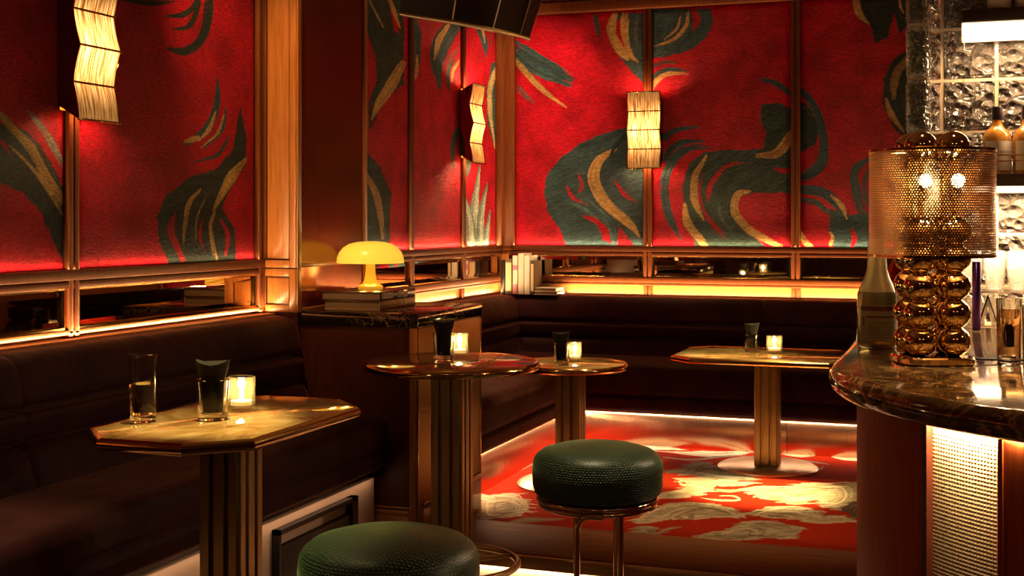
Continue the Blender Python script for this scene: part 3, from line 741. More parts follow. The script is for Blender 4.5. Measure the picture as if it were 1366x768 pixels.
# left wall
yS1 = on_x(89, XL); span = YP0-yS1; yS0 = yS1-span; sw = .05
wall_frame(1, 'L', XL, YF, YP0-.002, [yS0, yS1, YP0-.028], sw)
cloth_panel('L', XL, yS0+sw/2, yS1-sw/2, 'red velvet wall panel at far left, with one broad teal and gold sweep', 300, 330)
cloth_panel('L', XL, yS1+sw/2, YP0-.055, 'red velvet wall panel with a flame-like teal motif, beside the orange lit pilaster', 330, 420)
mirror('L', XL, yS0+sw/2, yS1-sw/2, 'framed mirror strip at far left below the teal sweep panel')
mirror('L', XL, yS1+sw/2, YP0-.055, 'framed mirror strip above the left banquette, reflecting the two books')
# ledge over the left banquette
struct(MB().box((XL, YF, Z(zL)-.045), (XL+.075, YP0-.002, Z(zL)), .004).build('trim_2', M_woodh))
# nook left wall
yN = [on_x(544, XN), on_x(614, XN)]
wall_frame(3, 'L', XN, YP1+.002, YB-.002, [yN[0]-(yN[1]-yN[0]), yN[0], yN[1]], .04, True)
cloth_panel('L', XN, YP1+.002, yN[0]-(yN[1]-yN[0])-.02, 'narrow red velvet panel hidden behind the dark pillar', 60, 120)
cloth_panel('L', XN, yN[0]-(yN[1]-yN[0])+.02, yN[0]-.02, 'red velvet wall panel above the mushroom lamp, mostly covered in dark teal', 120, 360)
cloth_panel('L', XN, yN[0]+.02, yN[1]-.02, 'red velvet wall panel left of the nook sconce, with teal hooks near its top', 140, 340)
cloth_panel('L', XN, yN[1]+.02, YB-.10, 'red velvet wall panel right of the nook sconce, with pale grass-like strokes at bottom', 130, 340)
mirror('L', XN, yN[0]-(yN[1]-yN[0])+.02, yN[0]-.02, 'framed mirror strip right behind the orange mushroom lamp')
mirror('L', XN, yN[0]+.02, yN[1]-.02, 'framed mirror strip between the mushroom lamp and the corner books')
mirror('L', XN, yN[1]+.02, YB-.03, 'framed mirror strip in the corner, reflecting the row of books')
# back wall
xB = [on_y(865, YB), on_y(1062, YB)]; dB = xB[1]-xB[0]; xB += [xB[1]+dB, xB[1]+2*dB, xB[1]+3*dB]
wall_frame(4, 'B', YB, XN+.03, XR, xB, .05, True)
cx0 = XN+.11
cloth_panel('B', YB, cx0, xB[0]-.025, 'red velvet wall panel left of the back sconce, with large teal curl and gold crescent', 200, 340)
cloth_panel('B', YB, xB[0]+.025, xB[1]-.025, 'red velvet wall panel right of the back sconce, with teal wave and hook strokes', 220, 350)
cloth_panel('B', YB, xB[1]+.025, xB[2]-.025, 'red velvet wall panel beside the glass blocks, dark red with strokes at its edges', 220, 360)
mirror('B', YB, cx0-.04, xB[0]-.025, 'framed mirror strip on the back wall right behind the corner books')
mirror('B', YB, xB[0]+.025, xB[1]-.025, 'framed mirror strip in the middle of the back wall')
mirror('B', YB, xB[1]+.025, xB[2]-.025, 'framed mirror strip on the back wall nearest the bar')
# corner post
struct(MB().box((XN, YB-.05, Z(zPB)), (XN+.11, YB, Z(zPT)+.07), .004).box((XN, YB-.10, Z(zPB)), (XN+.05, YB, Z(zPT)+.07), .004).build('trim_5', M_trim))
# pillar (pilaster): carcass with framed faces
pb = MB()
pb.box((XN-.05, YP0, Z(-1.3)), (XP, YP1, ZC))
struct(pb.build('pillar', M_wooddark))
pf = MB(); fy = YP0
def panel_face_y(mb, x0, x1, z0, z1, y, fw=.03, d=.012):
    mb.box((x0, y-d, z0), (x0+fw, y, z1), .003); mb.box((x1-fw, y-d, z0), (x1, y, z1), .003)
    mb.box((x0+fw, y-d, z0), (x1-fw, y, z0+fw), .003); mb.box((x0+fw, y-d, z1-fw), (x1-fw, y, z1), .003)
    mb.box((x0+fw+.006, y-.004, z0+fw+.006), (x1-fw-.006, y, z1-fw-.006), .002)
panel_face_y(pf, XL+.001, XP, Z(zR), ZC-.005, fy)
panel_face_y(pf, XL+.001, XP, Z(zL)+.002, Z(zR)-.004, fy)
struct(pf.build('pillar_face', M_wood))
ps = MB()
for z0, z1 in ((Z(zR)+.0, ZC-.005), (Z(zL)+.002, Z(zR)-.004)):
    fw = .018
    ps.box((XP, YP0-.01, z0), (XP+.008, YP0+.022, z1), .003); ps.box((XP, YP1-.03, z0), (XP+.012, YP1, z1), .004)
    ps.box((XP, YP0+.022, z0), (XP+.008, YP1-.03, z0+fw), .003)
struct(ps.build('pillar_trim', M_wood))
sp = plain('varnished_dark_wood', (.13, .022, .011), .16, spec=.6, ior=2.1)
sp.node_tree.nodes['Principled BSDF'].inputs['Specular Tint'].default_value = (1, .38, .14, 1)
struct(MB().box((XP, YP0+.02, Z(zL)+.02), (XP+.003, YP1-.03, ZC-.005)).build('pillar_panel', sp))

# carpet on the raised floor + timber edge + nosing + riser
def cf(u, v):
    x = XN+.66+(1.55+2.10)*u; y = YST+.45+(6.93-YST-.45)*v
    return np.stack([x, y, np.full_like(x, ZPL+0*x)], 1)
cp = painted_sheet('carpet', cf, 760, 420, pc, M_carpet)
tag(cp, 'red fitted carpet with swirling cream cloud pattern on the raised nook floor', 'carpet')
struct(MB().box((XL+.6, YST, ZPL-.055), (XR-.2, YST+.452, ZPL+.002), .006).build('trim_6', M_oak))
struct(MB().tube([(XL+.68, YST-.004, ZPL-.022), (1.8, YST-.004, ZPL-.022)], .020, 14).box((XL+.68, YST-.024, ZPL-.05), (1.8, YST, ZPL-.022), .004).build('trim_7', M_bronze))
struct(MB().box((XL+.68, YST+.02, 0), (1.8, YST+.04, ZPL-.05)).build('trim_8', M_pinkwall))

# ------------------------------------------------------------------ banquettes
def rounded(points, r=.03, n=5):
    """closed 2D polygon with rounded corners; r scalar or list"""
    out = []; m = len(points)
    for i in range(m):
        p0, p1, p2 = [Vector(points[j % m]) for j in (i-1, i, i+1)]
        rr = r[i] if isinstance(r, (list, tuple)) else r
        a = (p0-p1); b = (p2-p1); d = min(rr, a.length*.49, b.length*.49); a.normalize(); b.normalize()
        q0, q1 = p1+a*d, p1+b*d
        for k in range(n+1):
            t = k/n; out.append((q0*(1-t)**2+p1*2*t*(1-t)+q1*t*t)[:])
    return out
def extrude_along(mb, prof, frame, stations, pinch=.012):
    """prof in (depth, z); frame(depth, s, z)->xyz. stations: list of s; ends softened"""
    rings = []; s0, s1 = stations
    cx_ = sum(p[0] for p in prof)/len(prof); cz_ = sum(p[1] for p in prof)/len(prof)
    def ring(s, k):
        return [frame(cx_+(p[0]-cx_)*(1-k), s, cz_+(p[1]-cz_)*(1-k)) for p in prof]
    e = .03
    for t in (0, .15, .4, .7, 1.): rings.append(ring(s0+e*t, .06*(1-t)**2))
    n = max(2, int((s1-s0)/.25))
    for i in range(1, n): rings.append(ring(s0+e+(s1-s0-2*e)*i/n, 0))
    for t in (1., .7, .4, .15, 0): rings.append(ring(s1-e*t, .06*(1-t)**2))
    mb.rings(rings); return mb
fl = lambda X0: (lambda d, s, z: (X0+d, s, Z(z)))
fb = lambda d, s, z: (s, YB-d, Z(z))
roll1 = rounded([(.03, -.545), (.205, -.520), (.175, -.375), (.03, -.372)], [.02, .03, .06, .03])
roll2 = rounded([(.03, -.625), (.205, -.620), (.215, -.535), (.03, -.53)], [.01, .025, .025, .01])
backp = rounded([(.02, -.90), (.30, -.90), (.215, -.625), (.02, -.62)], [.01, .02, .05, .02])
seatp = rounded([(.12, -.973), (.50, -.973), (.565, -.94), (.575, -.885), (.562, -.868), (.580, -.85), (.580, -.745), (.12, -.735)], [.02, .03, .02, .02, .006, .02, .06, .02])
bq = thing('banquette', 'long dark aubergine velvet banquette along the left wall under the mirrors', 'banquette', (0, 0, 0))
F1 = fl(XL)
yseam = 2.86
secs = [(1.2, yseam), (yseam, YP0-.015)]
for a, b in secs:
    extrude_along(MB(), roll1, F1, (a, b)).build('top_roll', M_velvet, bq, angle=60)
    extrude_along(MB(), roll2, F1, (a, b)).build('middle_roll', M_velvet, bq, angle=60)
    extrude_along(MB(), backp, F1, (a, b)).build('backrest', M_velvet, bq, angle=60)
extrude_along(MB(), seatp, F1, (1.2, YP0-.015)).build('seat', M_velvet, bq, angle=60)
kx = XL+.52
kb = MB().box((kx-.04, 1.2, 0), (kx, YP0-.03, Z(-.985)), .003)
kb.build('kick_panel', M_pinkwall, bq)
MB().box((XL+.01, 1.2, Z(-.975)), (kx-.005, YP0-.03, Z(-.95))).build('seat_board', M_dark, bq)

# black padded box set in the kick
yb0, yb1 = on_x(373, kx+.03), on_x(478, kx+.03)
hb = thing('padded_box', 'black padded box set under the seat of the left banquette', 'box', (kx, (yb0+yb1)/2, 0))
hw = (yb1-yb0)/2; zt = Z(-1.012)
m_ = MB(); m_.box((.001, -hw, .05), (.03, -hw+.012, zt)); m_.box((.001, hw-.045, .05), (.03, hw, zt)); m_.box((.001, -hw, zt-.016), (.03, hw, zt)); m_.box((.001, -hw, .05), (.03, hw, .065))
m_.build('frame', M_black, hb)
MB().box((.002, -hw+.013, .066), (.022, hw-.046, zt-.055), .009, 3).build('padded_panel', M_black, hb)

# nook banquette (L-shaped: side bench and back bench)
nb = thing('banquette', 'dark aubergine velvet corner banquette wrapping the raised nook behind the small tables', 'banquette', (0, 0, 0))
F2 = fl(XN); y0n = YP1+.115
r1n = [(d, z-.077) for d, z in roll1]; r2n = [(d, z-.077) for d, z in roll2]
bkn = rounded([(.02, -.93), (.27, -.93), (.215, -.70), (.02, -.69)], [.01, .02, .05, .02])
seatn = rounded([(.10, -1.07), (.66, -1.07), (.712, -1.045), (.718, -.985), (.700, -.968), (.722, -.95), (.722, -.80), (.10, -.785)], [.02, .03, .02, .02, .006, .02, .06, .02])
seatb = rounded([(.10, -1.07), (.585, -1.07), (.632, -1.045), (.64, -.985), (.622, -.968), (.645, -.95), (.645, -.80), (.10, -.785)], [.02, .03, .02, .02, .006, .02, .06, .02])
for a, b in ((y0n, 6.35), (6.35, YB-.05)):
    extrude_along(MB(), r1n, F2, (a, b)).build('top_roll', M_velvet, nb, angle=60)
    extrude_along(MB(), r2n, F2, (a, b)).build('middle_roll', M_velvet, nb, angle=60)
    extrude_along(MB(), bkn, F2, (a, b)).build('backrest', M_velvet, nb, angle=60)
extrude_along(MB(), seatn, F2, (y0n, YB-.60)).build('seat', M_velvet, nb, angle=60)
xs = [XN+.03, -1.93, -1.10, .0, 1.1]
for a, b in zip(xs, xs[1:]):
    extrude_along(MB(), r1n, fb, (a, b)).build('top_roll', M_velvet, nb, angle=60)
    extrude_along(MB(), r2n, fb, (a, b)).build('middle_roll', M_velvet, nb, angle=60)
    extrude_along(MB(), bkn, fb, (a, b)).build('backrest', M_velvet, nb, angle=60)
extrude_along(MB(), seatb, fb, (XN+.05, 1.1)).build('seat', M_velvet, nb, angle=60)
kxn = XN+.66; kyn = YB-.575
MB().box((kxn-.03, y0n, ZPL-.01), (kxn, kyn+.03, Z(-1.06)), .002).build('kick_plate', M_copper, nb)
MB().box((kxn-.03, kyn, ZPL-.01), (-.91, kyn+.03, Z(-1.06)), .002).box((-.908, kyn, ZPL-.01), (1.1, kyn+.03, Z(-1.06)), .002).build('kick_plate', M_copper, nb)

# ------------------------------------------------------------------ console between the two banquettes
xc1, yc0, yc1 = -1.978, 4.454, 5.13
cs = thing('console_cabinet', 'dark wood console with veined marble top carrying the books and mushroom lamp', 'cabinet', ((XN+xc1)/2, (yc0+yc1)/2, 0))
ccx, ccy = (XN+xc1)/2, (yc0+yc1)/2
L_ = lambda x, y, z: (x-ccx, y-ccy, z)
ztop = Z(-.358)
for nm, a, b, mt in (('body', (XP+.002, yc0+.008, 0.), (xc1-.008, yc1-.006, ztop-.055), M_wooddark),):
    MB().box(L_(*a), L_(*b)).build(nm, mt, cs)
MB().box(L_(XP+.004, yc0-.002, ztop-.054), L_(xc1+.004, yc1, ztop), .005, 3).build('marble_top', M_marble2, cs)
m_ = MB()
y_ = yc0+.008
for x0, x1, z0, z1 in ((-2.13, -1.987, .30, ztop-.056),):
    pass
m_.box(L_(-2.012, y_-.012, .02), L_(-1.982, y_, ztop-.056), .003)
m_.box(L_(-2.40, y_-.012, .285), L_(-2.012, y_, .305), .004); m_.box(L_(-2.40, y_-.008, .31), L_(-2.012, y_, .318), .003)
m_.box(L_(-2.40, y_-.012, .02), L_(-2.012, y_, .285), .003)
m_.build('front_moulding', M_wood, cs)
m_ = MB()
m_.box(L_(xc1-.008, yc0+.010, .02), L_(xc1-.001, yc1-.008, ztop-.056), .002)
m_.build('side_panel', M_bronze, cs)
MB().box(L_(xc1-.008, yc0+.05, ZPL+.14), L_(xc1+.006, yc1-.006, ZPL+.165), .004).box(L_(xc1-.008, yc0+.05, ZPL), L_(xc1+.002, yc1-.006, ZPL+.135), .003).build('plinth', M_wood, cs)
for y0_, y1_ in ((yc0+.002, yc0+.009), (yc1-.010, yc1-.003)): MB().box(L_(xc1-.006, y0_, .02), L_(xc1+.002, y1_, ztop-.056), .002).build('corner_strip', M_brass, cs)

# ------------------------------------------------------------------ sconces
def sconce(loc, rz, label, pw2=1.):
    t = thing('wall_sconce', label, 'wall lamp', loc, rz, 'wavy amber wall sconces')
    # local: x out of the wall, y along it, z up; 0.2 wide, 0.455 high
    w, h = .193, .455
    zz = [0, .115, .2275, .34, .455]; xx = [.072, .052, .078, .052, .072]
    mb = MB(); front = []
    prof = []
    for i in range(4):
        for k in range(6):
            u = k/6; prof.append((xx[i]+(xx[i+1]-xx[i])*u+.006*math.sin(PI*u)*(1 if i in (0, 3) else -1)*.6, zz[i]+(zz[i+1]-zz[i])*u))
    prof.append((xx[4], zz[4]))
    ny = 8
    vs = [[mb.bm.verts.new((x, -w/2+w*j/ny, z)) for j in range(ny+1)] for x, z in prof]
    for a in range(len(prof)-1):
        for j in range(ny):
            f = mb.bm.faces.new((vs[a][j], vs[a][j+1], vs[a+1][j+1], vs[a+1][j]))
            for lp in f.loops: lp[mb.uv].uv = (lp.vert.co.y+w/2, lp.vert.co.z)
    o = mb.build('diffuser', M_sconce, t, angle=20)
    sd = o.modifiers.new('thick', 'SOLIDIFY'); sd.thickness = .004; sd.offset = 1
    for sgn in (-1, 1):
        y = sgn*(w/2+.003)
        po = [(0, .045)]+[(x+.006, z) for x, z in prof]+[(0, h-.045)]
        m2 = MB(); m2.rings([[(x, y-.002, z) for x, z in po], [(x, y+.002, z) for x, z in po]])
        m2.build('side_panel', M_bronzemirror, t, smooth=False)
    MB().box((0, -w/2, .03), (.006, w/2, h-.03)).build('back_plate', M_brass, t)
    for i in range(5): MB().box((xx[i]+.004, -w/2-.006, zz[i]-.0035), (xx[i]+.011, w/2+.006, zz[i]+.0035), .001).build('trim_bar', M_brass, o)
    m4 = MB(); m4.lathe([(.001, .205), (.012, .212), (.012, .245), (.001, .252)], (.026, 0, 0), 16); m4.build('bulb', M_bulb, t)
    for dz, pw_ in ((.37, 1.3), (.09, 1.3)):
        l = bpy.data.lights.new('sconce_light', 'POINT'); l.energy = 11*pw_*pw2; l.color = (1, .62, .28); l.shadow_soft_size = .02
        lo = bpy.data.objects.new('sconce_light', l); COL.objects.link(lo); lo.parent = t; lo.location = (.030, 0, dz)
    return t
zs0 = Z(.31)
sconce((XL+.0305, 3.304, zs0), 0, 'large glowing wavy amber wall sconce at top left on the left wall', .42)
sconce((XN+.031, 6.842, zs0+.02), 0, 'wavy amber wall sconce seen edge-on near the nook corner', 1.6)
xsb = (on_y(835, YB-.105)+on_y(882, YB-.105))/2
sconce((xsb, YB-.031, zs0), -PI/2, 'glowing wavy amber wall sconce on the back wall facing the camera', .75)

# ------------------------------------------------------------------ tables
def octagon(hx, hy, ch):
    return [(-hx+ch, -hy), (hx-ch, -hy), (hx, -hy+ch), (hx, hy-ch), (hx-ch, hy), (-hx+ch, hy), (-hx, hy-ch), (-hx, -hy+ch)]
def circle(r, n=72): return [(r*math.cos(2*PI*k/n), r*math.sin(2*PI*k/n)) for k in range(n)]
def table(name, label, loc, outline, height, topmat, foot=False, base_r=.255, ring=None):
    t = thing(name, label, 'table', loc)
    th = .030
    prof = [(.020, height-th)]+halfround(height-th, height-.0012, 8, .012)[1:-1]+[(.010, height), (.016, height-.001), (.016, height-.006)]
    if len(outline) > 12: MB().rings(slab_rings(outline, prof), cap0=True, cap1=False).build('edge_band', M_brass, t, angle=50)
    else:
        rg = slab_rings(outline, prof); mb = MB(); q = len(outline)
        for k in range(q): mb.rings([[r_[k], r_[(k+1) % q]] for r_ in rg], False, False, closed=False)
        mb.face(rg[0][::-1]); mb.build('edge_band', M_brass, t, angle=50)
    MB().rings(slab_rings(outline, [(.0165, height-.006), (.0165, height-.0015), (.018, height-.0008)])).build('tabletop', topmat, t)
    a = .060
    side = [(-.88, -1), (-.46, -1), (-.46, -.80), (-.26, -.80), (-.26, -1), (.26, -1), (.26, -.80), (.46, -.80), (.46, -1), (.88, -1), (.88, -.88)]
    st = []
    for k in range(4):
        c_, s_ = [(1, 0), (0, 1), (-1, 0), (0, -1)][k]
        st += [(a*(x*c_-y*s_), a*(x*s_+y*c_)) for x, y in side]
    MB().prism(st, .016, height-th, .002, 1).build('column', M_bronze, t, smooth=False)
    MB().lathe([(base_r, 0), (base_r, .008), (base_r-.018, .019), (.05, .019)], seg=64).build('base', M_steel, t)
    if ring:
        rr, zz = ring; mb = MB().tube([(rr*math.cos(2*PI*k/56), rr*math.sin(2*PI*k/56), zz) for k in range(56)], .012, 12, True)
        for k in range(4):
            a2 = PI/4+k*PI/2; mb.tube([(.05*math.cos(a2), .05*math.sin(a2), zz), (rr*math.cos(a2), rr*math.sin(a2), zz)], .008, 8)
        mb.build('foot_rail', M_bronze, t)
    return t
HT = Z(-.5); HN = Z(-.674)-ZPL
t_left = table('cocktail_table', 'octagonal honey onyx table beside the left banquette, holding the highball of water', (-1.768, 2.812, 0), octagon(.2325, .3875, .118), HT, M_onyx)
p = on_z(603, 481, Z(-.5)); T1 = (p.x, p.y)
t_one = table('round_table', 'larger round table with reddish top in front of the marble-topped console', (p.x, p.y, 0), circle(.3155), HT, M_tabwood, base_r=.2, ring=(.235, .2))
p = on_z(761, 483.5, Z(-.674)); T2 = (p.x, p.y)
t_two = table('round_table', 'smaller round table by the corner banquette, behind the larger round table', (p.x, p.y, ZPL), circle(.277), HN, M_onyx)
p = on_z(1024, 624, ZPL); T3 = (p.x, p.y)
t_three = table('cocktail_table', 'octagonal onyx table with brushed round base in front of the back banquette', (p.x, p.y, ZPL), octagon(.455, .32, .12), HN, M_onyx, base_r=.25)

# ------------------------------------------------------------------ glassware and candles on tables
def tumbler(name, label, loc, r, h, group, wall=.0035, base=.016, mat=None):
    t = thing(name, label, 'glass', loc, 0, group)
    MB().lathe([(.0008, .0005), (r*.86, .0005), (r*.9, .002), (r, h), (r-wall*.6, h+.0012), (r-wall, h), (r*.88-wall, base+.004), (r*.6, base), (.0008, base)], seg=40, cap1=False).build('glass_wall', mat or M_drinkglass, t)
    return t
GT, GC, GNK = 'tumblers holding dark napkins', 'glass tealight holders', 'dark napkins standing in tumblers'
def candle(label, loc, r, h):
    t = thing('candle_holder', label, 'candle', loc, 0, GC)
    MB().lathe([(r*.93, .0005), (r, .004), (r, h), (r-.003, h+.0015), (r-.006, h), (r-.006, .018), (r*.5, .014), (.0008, .014)], seg=40, cap1=False).build('glass_cup', M_candleglass, t)
    MB().lathe([(r*.76, .0145), (r*.76, .026), (.0008, .027)], seg=24).build('tealight', M_wick, t); wx = t.children[-1]
    MB().lathe([(.0006, .027), (.0045, .033), (.0060, .040), (.0048, .048), (.0024, .057), (.0004, .064)], seg=12).build('flame', M_flame, wx)
    l = bpy.data.lights.new('candle_light', 'POINT'); l.energy = 1.1; l.color = (1, .66, .26); l.shadow_soft_size = .012
    lo = bpy.data.objects.new('candle_light', l); COL.objects.link(lo); lo.parent = t; lo.location = (0, 0, .062)
    return t
def napkin(label, loc, r, h0, h1, lean=0., rz=0., lit=False):
    t = thing('napkin', label, 'napkin', loc, rz, GNK)
    mb = MB(); rings = []; n = 20
    for i in range(9):
        f = i/8; z = h0+(h1-h0)*f
        wx = r*(.66+.12*f if f < .7 else .744+1.35*(f-.7)); wy = r*(.54+.14*f)
        ring = []
        for k in range(n):
            a = 2*PI*k/n; x = wx*math.copysign(abs(math.cos(a))**.7, math.cos(a)); y = wy*math.copysign(abs(math.sin(a))**.8, math.sin(a))
            dz = (.10*r+.35*r*(x/wx)**2) if i == 8 else 0
            ring.append((x+lean*f, y, z+dz*f))
        rings.append(ring)
    mb.rings(rings).build('folded_cloth', M_napkin, t)
    return t
def oz(px, py, zr): v = on_z(px, py, Z(zr)); return v
CA = TH      # napkin broad side turned to the aisle
# left table
v = oz(191, 562.5, -.5); hg = tumbler('highball_glass', 'tall highball glass half full of water on the left octagonal table', v, .0345, .168, 'tall drinking glasses', base=.016)
MB().lathe([(.0272, .0205), (.0295, .095), (.0296, .0955), (.0008, .0957)], seg=36).build('water', M_water, hg)
v = oz(284, 559, -.5); tumbler('tumbler', 'tumbler holding a dark napkin, on the left octagonal table', v, .041, .10, GT)
napkin('dark flared napkin standing in the tumbler on the left octagonal table', (v.x, v.y, v.z+.019), .037, 0, .115, 0, CA)
v = oz(322, 547, -.5); candle('lit glass tealight behind the tumbler on the left octagonal table', v, .036, .088)
# round table in front of the console
v = oz(592, 480, -.5); tumbler('tumbler', 'tumbler holding a dark napkin, on the larger round table', v, .039, .10, GT)
napkin('dark flared napkin standing in the tumbler on the larger round table', (v.x, v.y, v.z+.019), .035, 0, .112, 0, CA)
v = oz(613, 475.5, -.5); candle('lit glass tealight on the larger round table', v, .032, .085)
# small round table
v = oz(749, 486, -.674); tumbler('tumbler', 'tumbler holding a dark napkin, on the smaller round table', v, .0385, .10, GT)
napkin('dark flared napkin standing in the tumbler on the smaller round table', (v.x, v.y, v.z+.019), .036, 0, .120, -.004, CA)
v = oz(767, 481.5, -.674); candle('lit glass tealight on the smaller round table', v, .032, .09)
# far table
v = oz(1003, 469, -.674); tumbler('tumbler', 'tumbler holding a dark napkin, on the octagonal table at the back', v, .038, .086, GT)
napkin('squarish dark napkin in the tumbler on the octagonal table at the back', (v.x, v.y, v.z+.016), .034, 0, .118, 0, CA)
v = oz(1033, 471, -.674); candle('lit glass tealight on the octagonal table at the back', v, .04, .088)

# ------------------------------------------------------------------ stools
def stool(label, loc, rz):
    t = thing('bar_stool', label, 'stool', loc, rz, 'green upholstered stools')
    zt = Z(-.70); zb = Z(-.868); r = .2065
    prof = [(.03, zb), (r-.02, zb), (r-.006, zb+.010), (r, zb+.03), (r+.001, zb+.075), (r-.002, zb+.108), (r-.012, zb+.124), (r-.030, zb+.138), (r-.07, zb+.150), (r-.12, zb+.159), (.05, zb+.164), (.001, zb+.165)]
    MB().lathe(prof, seg=72, planar_above=6).build('cushion', M_green, t)
    MB().lathe([(.16, zb-.012), (.172, zb-.012), (.172, zb-.001), (.16, zb-.001)], seg=56).build('seat_plate', M_brass, t)
    R1 = .186
    MB().tube([(R1*math.cos(2*PI*k/64), R1*math.sin(2*PI*k/64), zb-.012) for k in range(64)], .0085, 12, True).build('seat_ring', M_chrome, t)
    MB().tube([(.180*math.cos(2*PI*k/64), .180*math.sin(2*PI*k/64), zb-.029) for k in range(64)], .0085, 12, True).build('lower_ring', M_chrome, t)
    # legs: bent tubes running out of the lower ring and down to a floor hoop
    for k, (a0, dr) in enumerate(((-PI/2-.42, -1), (-PI/2+.33, 1), (PI/2-.42, -1), (PI/2+.33, 1))):
        c0 = Vector((.180*math.cos(a0), .180*math.sin(a0), 0)); tv = Vector((-math.sin(a0), math.cos(a0), 0))*dr
        top = zb-.031
        if dr < 0 and k < 2:
            path = [c0-tv*.085+Vector((0, 0, top)), c0-tv*.055+Vector((0, 0, top))]
            for j in range(7):
                an = PI/2*j/6; path.append(c0-tv*.045+tv*.045*math.sin(an)+Vector((0, 0, top-.045*(1-math.cos(an)))))
            path += [c0+Vector((0, 0, z)) for z in (top-.10, top-.3, .012)]
        else:
            path = [c0+Vector((0, 0, z)) for z in (top, top-.1, top-.3, .012)]
        MB().tube(path, .0095, 12).build('leg', M_chrome, t)
    MB().tube([(.19*math.cos(2*PI*k/56), .19*math.sin(2*PI*k/56), .011) for k in range(56)], .0105, 12, True).build('floor_hoop', M_chrome, t)
    return t
v = at_depth(797, 0, 4.04); s2 = stool('round green embossed stool on bent metal legs, in front of the raised carpet step', (v.x, v.y, 0), TH)
v = at_depth(519, 0, 2.90); s1 = copy_tree(s2); s1.location = (v.x, v.y, 0)
s1['label'] = 'round green embossed stool nearest the camera, cut off by the bottom of the photo'

# ------------------------------------------------------------------ books
def book(label, loc, rz, w, d, th, cover, flat=True, group=None, spine=None, page=M_page):
    """local: spine faces +x when flat; th up"""
    t = thing('book', label, 'book', loc, rz, group)
    c = .0025
    if flat:
        MB().box((-w/2, -d/2, 0), (w/2, d/2, c), .0006).box((-w/2, -d/2, th-c), (w/2, d/2, th), .0006).box((w/2-c, -d/2, 0), (w/2, d/2, th), .001).build('cover', cover, t)
        MB().box((-w/2+.004, -d/2+.004, c), (w/2-c, d/2-.004, th-c)).build('pages', page, t)
    else:   # upright: th along x, spine faces -y, height w, depth d
        MB().box((0, -d/2, 0), (c, d/2, w), .0006).box((th-c, -d/2, 0), (th, d/2, w), .0006).box((0, -d/2, 0), (th, -d/2+c, w), .001).build('cover', cover, t)
        MB().box((c, -d/2+c, .004), (th-c, d/2-.004, w-.004)).build('pages', page, t)
    return t
GB = 'books stacked on the console'
bx = (-2.444-2.196)/2; by = (4.575+4.92)/2
b1 = book('brown book with gilt ICE COLD spine, bottom of the stack on the console', (bx, by, ztop+.0005), 0, .25, .345, .0375, coverm('tan_cover', (.46, .22, .10)), True, GB)
def text(body, size, mat, parent, loc, rot, name='lettering', ext=.0004, ax='CENTER', sx=1.):
    cu = bpy.data.curves.new(name, 'FONT'); cu.body = body; cu.size = size; cu.align_x = ax; cu.align_y = 'CENTER'; cu.extrude = ext
    cu.materials.append(mat); o = bpy.data.objects.new(name, cu); COL.objects.link(o); o.parent = parent; o.location = loc; o.rotation_euler = rot; o.scale = (sx, 1, 1)
    bpy.context.view_layer.update(); dg = bpy.context.evaluated_depsgraph_get()
    me = bpy.data.meshes.new_from_object(o.evaluated_get(dg)); m2 = bpy.data.objects.new(name, me); COL.objects.link(m2)
    m2.parent = parent; m2.location = loc; m2.rotation_euler = rot; m2.scale = (sx, 1, 1); m2['kind'] = 'stuff'
    bpy.data.objects.remove(o); return m2
text('ICE COLD', .034, M_txtgold, b1, (.1254, .0, .0185), (PI/2, 0, PI/2), sx=1.12)
b2 = book('dark book with patterned cream and black spine under the mushroom lamp', (bx-.004, by-.005, ztop+.039), 0, .262, .34, .034, coverm('black_cover', (.03, .012, .010), .25), True, GB)
sp_ = MB()
for y0, y1 in ((-.155, -.05), (.00, .03), (.05, .09)): sp_.box((.131, y0, .004), (.1316, y1, .030))
sp_.build('spine_panel', coverm('cream_print', (.36, .26, .15)), b2)
sp_ = MB()
for k in range(7): sp_.box((.1316, -.148+.013*k, .008+.004*(k % 2)), (.132, -.142+.013*k, .026-.003*(k % 3)))
sp_.build('spine_print', M_dark, b2)

zb_ = ztop+.0735
ml = thing('mushroom_lamp', 'glowing orange mushroom table lamp on the stack of two books', 'lamp', (-2.335, 4.775, zb_))
MB().lathe([(.050, .0), (.052, .004), (.052, .012), (.046, .017), (.034, .022), (.026, .036), (.0215, .06), (.0195, .09), (.019, .125)], seg=48).build('stem', M_lampstem, ml)
MB().lathe([(.139, .108), (.140, .112), (.138, .130), (.130, .152), (.114, .172), (.09, .187), (.06, .195), (.03, .198), (.0008, .199)], seg=64, cap0=False).build('shade', M_lampshade, ml)
MB().lathe([(.019, .1255), (.10, .114), (.136, .110)], seg=48, cap0=False, cap1=False).build('shade_underside', M_lampstem, ml)
l = bpy.data.lights.new('mushroom_light', 'POINT'); l.energy = 1.6; l.color = (1, .52, .12); l.shadow_soft_size = .05
lo = bpy.data.objects.new('mushroom_light', l); COL.objects.link(lo); lo.parent = ml; lo.location = (0, 0, .085)

